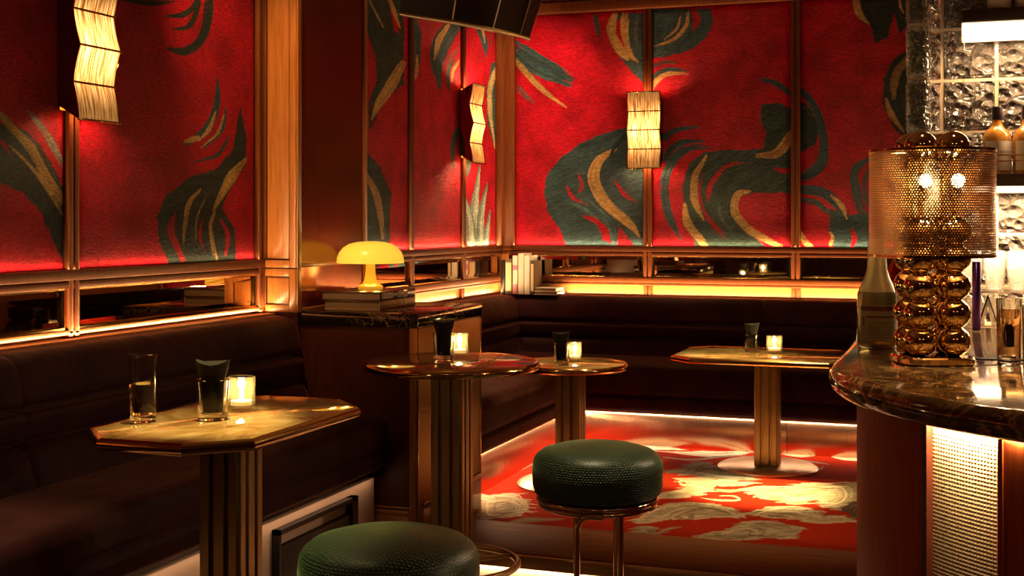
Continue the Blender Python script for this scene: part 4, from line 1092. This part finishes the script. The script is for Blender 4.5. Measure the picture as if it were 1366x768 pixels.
# corner books on top of the nook banquette
zc_ = Z(-.448); GBK = 'books standing in the nook corner'
yb_ = YB-.115
specs = [(668, 673.5, .205, (.015, .008, .008), 'thin black book, leftmost of the row standing in the nook corner'),
         (674, 683, .212, (.16, .10, .06), 'brown book with pale spine beside the thin black book in the nook corner'),
         (683.5, 691, .236, (.62, .22, .34), 'pink and white book in the row standing in the nook corner'),
         (691.3, 699, .248, (.80, .72, .62), 'tallest white book, right of the pink one in the nook corner'),
         (699.3, 707, .235, (.84, .78, .70), 'second white book, right of the tallest in the nook corner'),
         (707.4, 712.6, .205, (.10, .06, .035), 'thin dark book with cream spine, rightmost of the upright row in the corner')]
for px0, px1, h, colr, lab in specs:
    x0, x1 = on_y(px0, yb_-.075), on_y(px1, yb_-.075)
    bk = book(lab, (x0, yb_, zc_), 0, h, .15, max(.012, x1-x0-.0015), coverm('cover_%d' % int(px0), colr), False, GBK)
    th = max(.012, x1-x0-.0015)
    if 'pale' in lab or 'cream' in lab:
        MB().box((.003, -.0756, .02), (th-.003, -.075, h-.02)).build('spine_label', coverm('spine_cream_%d' % int(px0), (.72, .56, .34)), bk)
    elif 'pink' in lab:
        MB().box((.004, -.0756, .06), (th-.002, -.075, h*.62)).box((.004, -.0756, h*.75), (th-.002, -.075, h-.004)).build('spine_label', coverm('spine_white', (.84, .74, .62)), bk)
for k, (px0, px1, dz, lab) in enumerate(((711.5, 743, 0, 'pale book lying flat under another beside the upright row in the corner'), (712.5, 741.5, .021, 'white book lying on top of the flat pale one in the nook corner'))):
    x0, x1 = on_y(px0, yb_-.075)+.004, on_y(px1, yb_-.075)
    book(lab, ((x0+x1)/2, yb_, zc_+dz), 0, x1-x0, .15, .020, coverm('flat_cover_%d' % k, (.70, .60, .50) if k else (.55, .42, .34)), True, GBK)

# ------------------------------------------------------------------ bar
BC = (.62, 3.35); BR = .95; ZB0, ZB1 = Z(-.415), Z(-.358)
def bar_outline(off):
    pts = [(BC[0]-BR+off, 4.56)] if True else []
    R_ = BR-off; n = 56
    arc = [(BC[0]+R_*math.cos(PI+a), BC[1]+R_*math.sin(PI+a)) for a in [PI/2*1.12*k/n for k in range(n+1)]]
    return pts, arc
bar = thing('bar', 'curved bar with dark veined marble top, red wood front and cane panel at right', 'bar counter', (BC[0], BC[1], 0))
def bl(x, y): return (x-BC[0], y-BC[1])
pts, arc = bar_outline(0)
outl = [bl(*q) for q in pts+arc]+[bl(1.9, arc[-1][1]+.25), bl(1.9, 4.56)]
MB().rings(slab_rings(outl, halfround(ZB0-.006, ZB1, 10, .03))).build('countertop', M_marble, bar, angle=50)
def arc_panel(a0, a1, R_, z0, z1, th, n=30, uv=True):
    mb = MB(); vo = []; 
    for k in range(n+1):
        a = a0+(a1-a0)*k/n; vo.append((math.cos(a), math.sin(a)))
    prev = None; 
    outer = [[mb.bm.verts.new((R_*c_, R_*s_, z)) for z in (z0, z1)] for c_, s_ in vo]; inner = [[mb.bm.verts.new(((R_-th)*c_, (R_-th)*s_, z)) for z in (z0, z1)] for c_, s_ in vo]
    for k in range(n):
        f = mb.bm.faces.new((outer[k][0], outer[k+1][0], outer[k+1][1], outer[k][1]))
        for lp, (kk, zz) in zip(f.loops, ((k, z0), (k+1, z0), (k+1, z1), (k, z1))): lp[mb.uv].uv = (R_*(a1-a0)*kk/n, zz)
        mb.bm.faces.new((inner[k][0], inner[k][1], inner[k+1][1], inner[k+1][0]))
        mb.bm.faces.new((outer[k][1], outer[k+1][1], inner[k+1][1], inner[k][1])); mb.bm.faces.new((outer[k][0], inner[k][0], inner[k+1][0], outer[k+1][0]))
    for k in (0, n): mb.bm.faces.new((outer[k][0], outer[k][1], inner[k][1], inner[k][0]))
    return mb
RB = .882
def hit_arc(px, R_):
    k = (px-CX)/FPX; d = Vector((CT*k-ST, ST*k+CT)); c_ = Vector(BC)
    b_ = d.dot(c_); q = b_*b_-d.dot(d)*(c_.dot(c_)-R_*R_); t = (b_-math.sqrt(max(0, q)))/d.dot(d); h = d*t-c_
    return math.atan2(h.y, h.x) % (2*PI)
aA = PI; a1_ = hit_arc(1234, RB); a2_ = hit_arc(1338, RB-.012)
arc_panel(aA, a1_-.006, RB, 0, ZB0-.008, .03).build('front_panel', M_barwood, bar)
arc_panel(a1_-.006, a1_+.012, RB+.004, 0, ZB0-.008, .03, 4).build('panel_moulding', M_wooddark, bar)
arc_panel(a1_+.012, a2_, RB-.012, 0, ZB0-.008, .02).build('cane_panel', M_cane, bar)
arc_panel(a2_, a2_+.012, RB+.004, 0, ZB0-.008, .03, 4).build('panel_moulding', M_barwood, bar)
arc_panel(a2_+.012, 1.56*PI, RB, 0, ZB0-.008, .03).build('front_panel', M_barwood, bar)
MB().box(bl(BC[0]-RB, BC[1]+.002)+(0,), bl(BC[0]-RB+.03, 4.55)+(ZB0-.008,)).build('side_panel', M_barwood, bar)

zb1 = ZB1+.0006
# bar lamp
v = on_z(1243, 484, ZB1); LX, LY = v.x, v.y
bl_ = thing('table_lamp', 'gold bar lamp of stacked balls under a perforated drum shade', 'lamp', (LX, LY, zb1), TH)
def rpoly(hx, hy, r): return rounded([(-hx, -hy), (hx, -hy), (hx, hy), (-hx, hy)], r, 6)
MB().rings(slab_rings(rpoly(.092, .085, .05), [(.004, 0), (0, .003), (0, .016), (.004, .020), (.03, .022)])).build('base', M_gold, bl_)
br_ = .0405; pit = .0685; zrow = [.058+pit*k for k in range(4)]+[.058+pit*4]
def ball(mb, x, y, z, r, sq=.93):
    n = 14; mb.lathe([(max(.0006, r*math.sin(PI*k/n)), -r*sq*math.cos(PI*k/n)) for k in range(n+1)], (x, y, z), 28, False, False)
for sx in (-1, 1):
    for sy in (-1, 1):
        for z in zrow:
            mb = MB(); ball(mb, sx*.042, sy*.042, z, br_); mb.build('ball', M_gold, bl_)
        MB().lathe([(.006, .30), (.006, .535)], (sx*.042, sy*.042, 0), 10).build('rod', M_gold, bl_)
        mb = MB(); ball(mb, sx*.040, sy*.040, .542, .040); mb.build('finial_ball', M_gold, bl_)
zs_, ze_ = .270, .532
MB().lathe([(.152, zs_), (.152, ze_)], seg=96, cap0=False, cap1=False).build('shade', M_perf, bl_)
MB().lathe([(.1505, zs_-.004), (.1535, zs_-.004), (.1535, zs_+.003), (.1505, zs_+.003)], seg=72, cap0=False, cap1=False).build('shade_rim', M_brass, bl_)
MB().lathe([(.1505, ze_-.003), (.1535, ze_-.003), (.1535, ze_+.003), (.1505, ze_+.003)], seg=72, cap0=False, cap1=False).build('shade_rim', M_brass, bl_)
MB().tube([(-.152, 0, ze_-.004), (.152, 0, ze_-.004)], .003, 8).tube([(0, -.152, ze_-.004), (0, .152, ze_-.004)], .003, 8).build('spider', M_brass, bl_)
for sx in (-1, 1):
    mb = MB(); ball(mb, sx*.040, -.075, .455, .017, 1.); mb.build('bulb', M_bulb, bl_)
    MB().tube([(sx*.040, -.05, .440), (sx*.040, -.066, .448)], .008, 8).build('socket', M_gold, bl_)
    l = bpy.data.lights.new('bar_bulb', 'POINT'); l.energy = 7; l.color = (1, .70, .34); l.shadow_soft_size = .018
    lo = bpy.data.objects.new('bar_bulb', l); COL.objects.link(lo); lo.parent = bl_; lo.location = (sx*.040, -.096, .455)
MB().tube([(.085, .0, .012), (.13, .005, .008), (.22, .02, .004), (.36, .02, .004), (.6, .08, .004)], .003, 8).build('cord', M_black, bl_)

# bottles on the bar
v = on_z(1170, 463, ZB1)
bt = thing('liqueur_bottle', 'olive liqueur bottle with textured neck and maroon banded label, left of the bar lamp', 'bottle', (v.x, v.y, zb1))
MB().lathe([(.050, 0), (.054, .004), (.0555, .012), (.0555, .125), (.054, .140), (.0545, .150), (.052, .158)], seg=48, cap1=False).build('body', M_olive, bt)
MB().lathe([(.052, .158), (.046, .172), (.035, .195), (.028, .22), (.0255, .25), (.026, .285), (.022, .30), (.018, .305)], seg=48, cap0=False).build('neck', M_frostneck, bt)
MB().lathe([(.017, .300), (.018, .303), (.018, .33), (.016, .333), (.001, .333)], seg=24).build('cap', M_red, bt)
def lab_arc(mb, r, z0, z1, a0, a1, n=20):
    vs = [[mb.bm.verts.new((r*math.cos(a0+(a1-a0)*k/n), r*math.sin(a0+(a1-a0)*k/n), z)) for z in (z0, z1)] for k in range(n+1)]
    for k in range(n): mb.bm.faces.new((vs[k][0], vs[k+1][0], vs[k+1][1], vs[k][1]))
    return mb
fa = -PI/2+TH     # towards the camera
lab_arc(MB(), .0558, .02, .122, fa-1.2, fa+1.2).build('label', plain('olive_label', (.30, .23, .10), .5), bt)
lab_arc(lab_arc(MB(), .0560, .105, .118, fa-1.2, fa+1.2), .0560, .086, .091, fa-.8, fa+1.2).build('label_band', M_maroon, bt)
mb = MB()
for k in range(7): lab_arc(mb, .0560, .030+.007*k, .0315+.007*k, fa-.7, fa+.9-.1*(k % 3))
lab_arc(mb, .0560, .064, .088, fa-1.05, fa-.92, 4)
mb.build('label_print', plain('label_ink', (.07, .04, .02), .6), bt)
v = on_z(1197, 440, ZB1)
rb = thing('bottle', 'red liqueur bottle half hidden behind the bar lamp', 'bottle', (v.x, v.y, zb1))
MB().lathe([(.036, 0), (.038, .005), (.038, .17), (.030, .20), (.015, .23), (.0135, .30)], seg=36).build('body', M_red, rb)
MB().lathe([(.0155, .285), (.0155, .315), (.001, .316)], seg=20).build('cap', M_dark, rb)
lab_arc(MB(), .0383, .05, .14, fa-1.1, fa+1.1).build('label', M_label, rb)
v = on_z(1302.5, 441, ZB1)
MB().lathe([(.0125, 0), (.0135, .003), (.0135, .220), (.0125, .224), (.001, .225)], seg=24)
pv = MB().lathe([(.0125, 0), (.0135, .003), (.0135, .220), (.0125, .224), (.001, .225)], seg=28)
tag(pv.build('metal_canister', M_purple, loc=(v.x, v.y, zb1)), 'slim violet metal canister standing behind the bar lamp', 'canister')
v = on_z(1318, 437, ZB1)
mc = thing('menu_stand', 'small dark tent card leaning behind the glasses on the bar', 'menu card', (v.x, v.y, zb1), TH)
for sg in (1, -1):
    q = MB().box((-.002, -.05, 0), (.002, .05, .115), .0008, mat=Matrix.Translation((sg*.033, 0, .001)) @ Matrix.Rotation(-sg*.30, 4, 'Y'))
    q.build('board', M_napkin, mc)
mc.rotation_euler = (0, 0, TH-.35)
v = on_z(1346, 487, ZB1)
mg = tumbler('highball_glass', 'tall glass of amber water on the bar, right of the bar lamp', (v.x, v.y, zb1), .0305, .165, 'tall drinking glasses', base=.02)
MB().lathe([(.0245, .024), (.0262, .140), (.0008, .1405)], seg=32).build('drink', thin_glass('tonic', (.80, .62, .42), .9, .02, .05), mg)
mb = MB()
for k in range(9):
    a = k*2.4; rr = .004+.011*random.random(); mb.tube([(rr*math.cos(a), rr*math.sin(a), .045), (rr*1.1*math.cos(a+.3), rr*1.1*math.sin(a+.3), .075+.02*random.random()), (rr*.6*math.cos(a+.8), rr*.6*math.sin(a+.8), .10)], .0022, 6)
mb.build('garnish', M_napkin, mg)
v = on_z(1381, 493, ZB1)
mg2 = tumbler('highball_glass', 'tall glass cut off by the right edge of the photo on the bar', (v.x, v.y, zb1), .0305, .155, 'tall drinking glasses', base=.02)

# ------------------------------------------------------------------ back bar: glass block walls, shelves
def block_grid(name, origin, dirv, nrm, cols, rows, pitch, th, mat, z0, group):
    pass
GBL = 'glass blocks of the back bar wall'
YW = 4.985; TB = .08
pit_ = .19
zj = [Z((YH-y)/FPX*4.77) for y in (42.5, 110, 177)]       # joint heights
pitz = (zj[0]-zj[2])/2
def gblock_bm(w, h, d):
    mb = MB(); mb.box((0, 0, 0), (w, d, h), .006, 2)
    # moulded faces: raised inner field
    mb2 = MB()
    return mb
xw0 = on_y(1257, YW)
cols = [(xw0+pitz*k, xw0+pitz*(k+1)) for k in range(5)]
gw = thing('glass_block_wall', 'wall of wavy square glass blocks behind the bar shelves', 'glass wall', (xw0, YW, 0))
jt = .012
zrow0 = zj[2]-pitz*8
zlines = [zrow0+pitz*k for k in range(14)]
for zl in zlines:
    if zl < .02: continue
    MB().box((-.062, .004, zl-jt/2), (pitz*5, TB-.004, zl+jt/2)).build('joint', M_mortar, gw)
for k in range(6): MB().box((pitz*k-jt/2, .006, max(.02, zlines[0])), (pitz*k+jt/2, TB-.006, zlines[-1])).build('joint', M_mortar, gw)
proto = None
for i in range(13):
    if zlines[i] < .9: continue
    MB().box((-.058, 0, zlines[i]+jt/2), (-jt/2, .012, zlines[i]+pitz-jt/2), .005, 2).box((-.050, -.004, zlines[i]+jt/2+.01), (-.014, .004, zlines[i]+pitz-jt/2-.01), .004, 2).build('corner_block', M_block, gw)
for (k, i) in [(k, i) for k in range(5) for i in range(13)]:
    zl = zlines[i]
    if zl < .9: continue
    if proto is None:
        mb = MB().box((jt/2, 0, jt/2), (pitz-jt/2, .012, pitz-jt/2), .005, 2).box((jt/2+.012, -.004, jt/2+.012), (pitz-jt/2-.012, .004, pitz-jt/2-.012), .004, 2)
        proto = mb.build('glass_block', M_block, gw, (pitz*k, 0, zl)); o = proto
    else:
        o = proto.copy(); COL.objects.link(o); o.parent = gw; o.location = (pitz*k, 0, zl)
MB().box((-.07, TB+.04, .02), (pitz*5, TB+.06, zlines[-1]), 0).build('backing', plain('bronze_backing', (.16, .06, .03), .35, .3), gw)
# wing of end blocks
yw0 = 4.63; xa, xb2 = on_y(1208.5, yw0), on_y(1239, yw0)
wg = thing('glass_block_wing', 'narrow greenish glass block end column left of the bar shelves', 'glass wall', (xa, yw0, 0))
ww = xb2-xa; pz2 = 72.3*at_depth(1224, 0, 1).length*0+72.3/FPX*((-ST*(xa)+CT*yw0))
zq = Z((YH-33)/FPX*(-ST*xa+CT*yw0))
k0 = int(zq/pz2)
for j in range(-k0+1, 8):
    z = zq+pz2*j
    if z < .05 or z > ZC: continue
    MB().box((.004, .002, z-.004), (ww-.004, .335, z+.004)).build('joint', M_mortar, wg)
for j in range(-k0+1, 6):
    z = zq+pz2*j
    if z < .8 or z+pz2 > ZC: continue
    MB().box((0, 0, z+.005), (ww, .335, z+pz2-.005), .012, 3).box((.012, -.004, z+.02), (ww-.012, .01, z+pz2-.02), .006, 2).build('glass_block', M_blockend, wg)

xsh = on_y(1283, 4.76)
def shelf(z0, z1, label, led):
    t = thing('bar_shelf', label, 'shelf', (xsh, 4.76, z0), 0, 'dark lit shelves of the back bar')
    MB().box((0, 0, 0), (1.0, .215, z1-z0), .003).build('board', M_brownshelf, t)
    MB().box((.0, .012, -led), (1.0, .200, -.001), .002).build('light_bar', M_led, t)
    return t
D_ = (-ST*xsh+CT*4.76); zz_ = lambda y: Z((YH-y)/FPX*D_)
sh1 = shelf(zz_(30), zz_(13), 'dark lit bar shelf at the top right, its underside glowing white', .045)
sh2 = shelf(zz_(248.5), zz_(232), 'dark lit bar shelf carrying the two whisky bottles', .02)
for y in (207.5, 215.5):
    MB().tube([(0, .008, zz_(y)-zz_(248.5)), (1.0, .008, zz_(y)-zz_(248.5))], .0028, 8).build('guard_rail', M_chrome, sh2)
MB().box((.0, .004, zz_(232)-zz_(248.5)), (.008, .02, zz_(30)-zz_(248.5)-.045), .001).build('upright', M_frost, sh2)

# whisky bottles
def whisky(label, x, lbl, word, h=.24, neckc=M_dark):
    t = thing('whisky_bottle', label, 'bottle', (x, 4.845, zz_(232)+.0008), 0, 'whisky bottles on the lit shelf')
    MB().lathe([(.043, 0), (.047, .004), (.049, .014), (.0495, .118), (.046, .140), (.037, .155), (.025, .166), (.018, .176), (.0165, .20), (.0165, .205)], seg=44).build('body', M_amber, t)
    MB().lathe([(.0185, .193), (.0185, h-.004), (.0175, h), (.001, h)], seg=24).build('cap', neckc, t)
    lab_arc(MB(), .0500, .012, .116, fa-1.25, fa+1.25).build('label', lbl, t)
    d = Vector((math.cos(fa), math.sin(fa)))
    for k, wd in enumerate(word):
        text(wd, .013 if k == 0 else .008, plain('label_ink_%s_%d' % (word[0][:2].lower(), k), (.12, .07, .04), .6), t, (d.x*.0512, d.y*.0512, .078-.022*k), (PI/2, 0, TH), sx=.8)
    return t
whisky('amber whisky bottle with white label and dark cap, standing left on the lit shelf', on_y(1330, 4.845), M_label, ['the Balvenie', 'PORTWOOD'][:1])
whisky('whisky bottle with cream label in capitals, cut off by the right photo edge', on_y(1370.5, 4.845), plain('cream_label_two', (.72, .56, .36), .6), ['MONKEY', 'SHOULDER'])
for k, px in enumerate((1331, 1371)):
    t = thing('bottle', ['pale bottle on the top shelf, left of the two cut off by the frame', 'pale bottle on the top shelf, right of the two cut off by the frame'][k], 'bottle', (on_y(px, 4.85), 4.85, zz_(13)+.0008), 0, 'pale bottles on the top shelf')
    MB().lathe([(.040, 0), (.045, .005), (.045, .15), (.03, .19), (.015, .21), (.014, .27)], seg=36).build('body', M_frost, t)
    lab_arc(MB(), .0455, .008, .13, fa-1.2, fa+1.2).build('label', M_label, t)
    MB().lathe([(.016, .25), (.016, .285), (.001, .286)], seg=20).build('cap', M_dark, t)

# lower shelf and crystal glasses
zg = zz_(386)
ls = thing('glass_shelf', 'clear lower bar shelf under the crystal tumblers', 'shelf', (xsh, 4.70, zg))
MB().box((-.06, 0, -.008), (1.0, .23, 0), .002).build('board', M_frost, ls)
bcq = thing('back_counter', 'pale back counter behind the bar under the crystal glasses', 'counter', (xsh, 4.70, 0))
MB().box((-.08, -.08, Z(-.40)), (1.1, .26, Z(-.37)), .003).build('worktop', plain('pale_counter', (.62, .48, .32), .3), bcq)
MB().box((-.07, -.05, 0), (1.1, .26, Z(-.401))).build('body', M_wooddark, bcq)
def crystal(label, x, y, z, h):
    t = thing('crystal_tumbler', label, 'glass', (x, y, z), 0, 'crystal glasses behind the bar')
    mb = MB(); n = 48; prof = [(.024, .0), (.028, .004), (.030, .02), (.036, h*.6), (.039, h)]
    rings = [[((r*(1+.045*math.cos(12*2*PI*k/n)*(0 if i in (0, 4) else 1)))*math.cos(2*PI*k/n), (r*(1+.045*math.cos(12*2*PI*k/n)*(0 if i in (0, 4) else 1)))*math.sin(2*PI*k/n), zz) for k in range(n)] for i, (r, zz) in enumerate(prof)]
    mb.rings(rings, True, False); o = mb.build('cut_glass', M_crystal, t)
    sd = o.modifiers.new('thick', 'SOLIDIFY'); sd.thickness = .003
    return t
names = ['first', 'second', 'third', 'fourth']
for k in range(4):
    px = 1296+31*k
    crystal('crystal tumbler on the clear lower shelf, %s from the left' % names[k], on_y(px, 4.80), 4.80, zg+.0006, .135)
for k in range(3):
    px = 1302+32*k
    crystal('crystal tumbler under the clear shelf on the back counter, %s from the left' % names[k], on_y(px, 4.76), 4.76, Z(-.37)+.0006, .10)

# ------------------------------------------------------------------ dark faceted panel hanging from the ceiling
hp = thing('hanging_panel', 'dark faceted panel with thin pale seams hanging from the ceiling above the nook', 'ceiling panel', at_depth(620, 20, 5.0))
o0 = at_depth(620, 20, 5.0)
bot = [(533, 16, 4.75), (604, 27, 4.85), (658, 38, 5.02), (694, 46, 5.2), (706, 50, 5.3)]; lean = [.12, .15, .26, .30, .32]
fr = []; bk = []
for (px, py, D), ln in zip(bot, lean):
    zt_ = ZC-.01
    b_ = at_depth(px, py, D); dzp = (zt_-b_.z)*FPX/D
    t_ = at_depth(px+ln*dzp, py-dzp, D)
    fr.append((b_-o0, t_-o0))
back = Vector((-ST, CT, 0))*.10+Vector((-CT, -ST, 0))*0
for i in range(4):
    mb = MB(); (b0, t0), (b1_, t1_) = fr[i], fr[i+1]
    mb.rings([[b0, b1_, t1_, t0], [b0+back, b1_+back, t1_+back, t0+back]])
    mb.build('facet', M_dark, hp, smooth=False)
for i in (1, 2, 3):
    b_, t_ = fr[i]; MB().tube([b_+Vector((0, -.002, 0)), t_+Vector((0, -.002, 0))], .0030, 6).build('seam', M_label, hp)
mb = MB().tube([f[0]+Vector((0, 0, -.004)) for f in fr], .006, 8); mb.build('bottom_trim', M_bronze, hp)

# ------------------------------------------------------------------ lights
def area(name, loc, rot, sx, sy, e, col=(1, .60, .24), spread=PI):
    l = bpy.data.lights.new(name, 'AREA'); l.shape = 'RECTANGLE'; l.size = sx; l.size_y = sy; l.energy = e; l.color = col; l.spread = spread
    o = bpy.data.objects.new(name, l); COL.objects.link(o); o.location = loc; o.rotation_euler = rot; return o
def spot(name, loc, target, e, angle, blend=.6, col=(1, .66, .30), soft=.04):
    l = bpy.data.lights.new(name, 'SPOT'); l.energy = e; l.color = col; l.spot_size = math.radians(angle); l.spot_blend = blend; l.shadow_soft_size = soft
    o = bpy.data.objects.new(name, l); COL.objects.link(o); o.location = loc
    o.rotation_euler = (Vector(target)-Vector(loc)).to_track_quat('-Z', 'Y').to_euler(); return o
LED = (1, .63, .26)
# ledge strip on the left wall (shines up)
area('ledge_led', (XL+.042, (1.2+YP0)/2, Z(zL)+.004), (PI, 0, 0), .012, YP0-1.25, 24., LED)
area('rail_led_left', (XL+.027, (1.2+YP0)/2, Z(zPB)+.006), (PI, 0, 0), .006, YP0-1.3, 3., LED)
area('rail_led_nook', (XN+.027, (YP1+YB)/2, Z(zPB)+.006), (PI, 0, 0), .006, YB-YP1-.15, 6., LED)
area('rail_led_back', ((XN+1.3)/2, YB-.027, Z(zPB)+.006), (PI, 0, PI/2), .006, 3.9, 10., LED)
# strip behind the nook banquette, side and back
area('nook_led_side', (XN+.055, (YP1+.12+YB)/2, Z(-.447)), (PI, 0, 0), .012, YB-YP1-.2, 15., LED)
area('nook_led_back', ((XN+1.1)/2, YB-.055, Z(-.447)), (PI, 0, PI/2), .012, 3.8, 56., LED)
# kick strips under the seats (shine down)
KC = (1, .62, .34)
area('kick_led_left', (kx+.022, (1.2+YP0)/2, Z(-.978)), (0, 0, 0), .012, YP0-1.3, .75, KC)
area('kick_led_nook', (kxn+.022, (y0n+kyn)/2, Z(-1.073)), (0, 0, 0), .012, kyn-y0n-.05, 6., KC)
area('kick_led_back', ((kxn+1.0)/2, kyn-.022, Z(-1.073)), (0, 0, PI/2), .012, 1.0-kxn-.06, 8., KC)
area('step_led', (-.1, YST+.008, ZPL-.058), (0, 0, PI/2), .01, 3.6, 9., KC)
# under the bar top
for px in (1262, 1312):
    a = hit_arc(px, RB+.02); area('bar_led', (BC[0]+(RB-.003)*math.cos(a), BC[1]+(RB-.003)*math.sin(a), ZB0-.012), (0, 0, a), .008, .15, 2.2, (1, .70, .36))
# back bar shelves
area('shelf_led', (xsh+.5, 4.86, zz_(248.5)-.03), (0, 0, 0), 1., .15, 52., (1, .68, .38))
area('shelf_led_top', (xsh+.5, 4.86, zz_(30)-.05), (0, 0, 0), 1., .15, 24., (1, .68, .38))
area('wing_fill', (xa+ww*.5, yw0+.345, 1.9), (PI/2, 0, 0), .02, 1.6, 2.2, (1, .72, .44))  # added strip behind the wing so its glass looks lit
# ceiling downlights, with added fill spots among them
spot('downlight_or_fill', (T3[0]-.15, T3[1]-.1, ZC-.02), (T3[0]-.20, T3[1]-.02, .7), 380, 15, .5, (1, .76, .32))
q = on_z(1015, 655, ZPL); spot('downlight_or_fill', (q.x+.05, q.y, ZC-.02), q, 1500, 18, .9, (1, .80, .34))
spot('downlight_or_fill', (-1.0, 5.6, ZC-.02), (-1.0, 5.62, ZPL), 110, 44, .9, (1, .66, .30))  # added wide fill that brightens the whole carpet
q = on_z(880, 640, ZPL); spot('downlight_or_fill', (q.x+.05, q.y, ZC-.02), q, 520, 9, .8, (1, .80, .34))
spot('downlight_or_fill', (-1.74, 2.75, ZC-.02), (-1.80, 2.72, .9), 330, 15, .6, (1, .76, .32))
spot('downlight_or_fill', (-1.75, 2.55, ZC-.02), (-1.42, 2.60, .7), 240, 13, .9, (1, .82, .34))
spot('downlight_or_fill', (T2[0], T2[1], ZC-.02), (T2[0], T2[1], .7), 70, 18, .6)
spot('downlight_or_fill', (T1[0]-.1, T1[1], ZC-.02), (T1[0], T1[1], .7), 26, 20, .6)
spot('downlight_or_fill', (-1.25, 3.7, ZC-.02), (-1.08, 3.92, .7), 170, 20, .8, (1, .78, .40))
spot('downlight_or_fill', (-2.35, 3.5, ZC-.02), (-2.58, 4.44, 1.7), 130, 46, .9, (1, .60, .22))  # added fill to turn the pilaster face bright orange
spot('downlight_or_fill', (-2.2, 2.35, ZC-.02), (-2.22, 2.35, .6), 190, 24, .9, (1, .74, .34))
spot('downlight_or_fill', (-2.2, 5.9, ZC-.02), (-2.22, 5.80, .6), 230, 22, .9, (1, .74, .34))
spot('downlight_or_fill', (-1.5, 4.75, ZC-.02), (-2.15, 4.75, 1.1), 60, 16, .8)  # added fill for the book spines on the console
spot('downlight_or_fill', (.05, 3.3, ZC-.02), (-.08, 3.2, 1.0), 50, 40, .8)
spot('downlight_or_fill', (-2.0, 6.75, ZC-.02), (-2.62, 7.42, 1.95), 170, 62, 1., (1, .62, .28))  # added wall-wash fill brightening the cloth in the nook corner
# added fill lights, out of view, lifting the dark parts of the room
for q in ((-.3, -.9, 2.9), (1.6, -.6, 2.9), (2.2, 2.5, 2.9)):
    l = bpy.data.lights.new('room_fill', 'POINT'); l.energy = 8.5; l.color = (1, .46, .25); l.shadow_soft_size = .12
    o = bpy.data.objects.new('room_fill', l); COL.objects.link(o); o.location = q
w = bpy.data.worlds.new('world'); SC.world = w; w.use_nodes = True
w.node_tree.nodes['Background'].inputs[0].default_value = (.01, .004, .002, 1)

vs = SC.view_settings; vs.view_transform = 'Standard'; vs.look = 'None'; vs.gamma = 1; vs.exposure = 0; vs.use_curve_mapping = False
SC.cycles.max_bounces = 10; SC.cycles.transparent_max_bounces = 16; SC.cycles.caustics_reflective = False; SC.cycles.caustics_refractive = False
SC.cycles.sample_clamp_indirect = 6.
SC.cycles.use_denoising = True
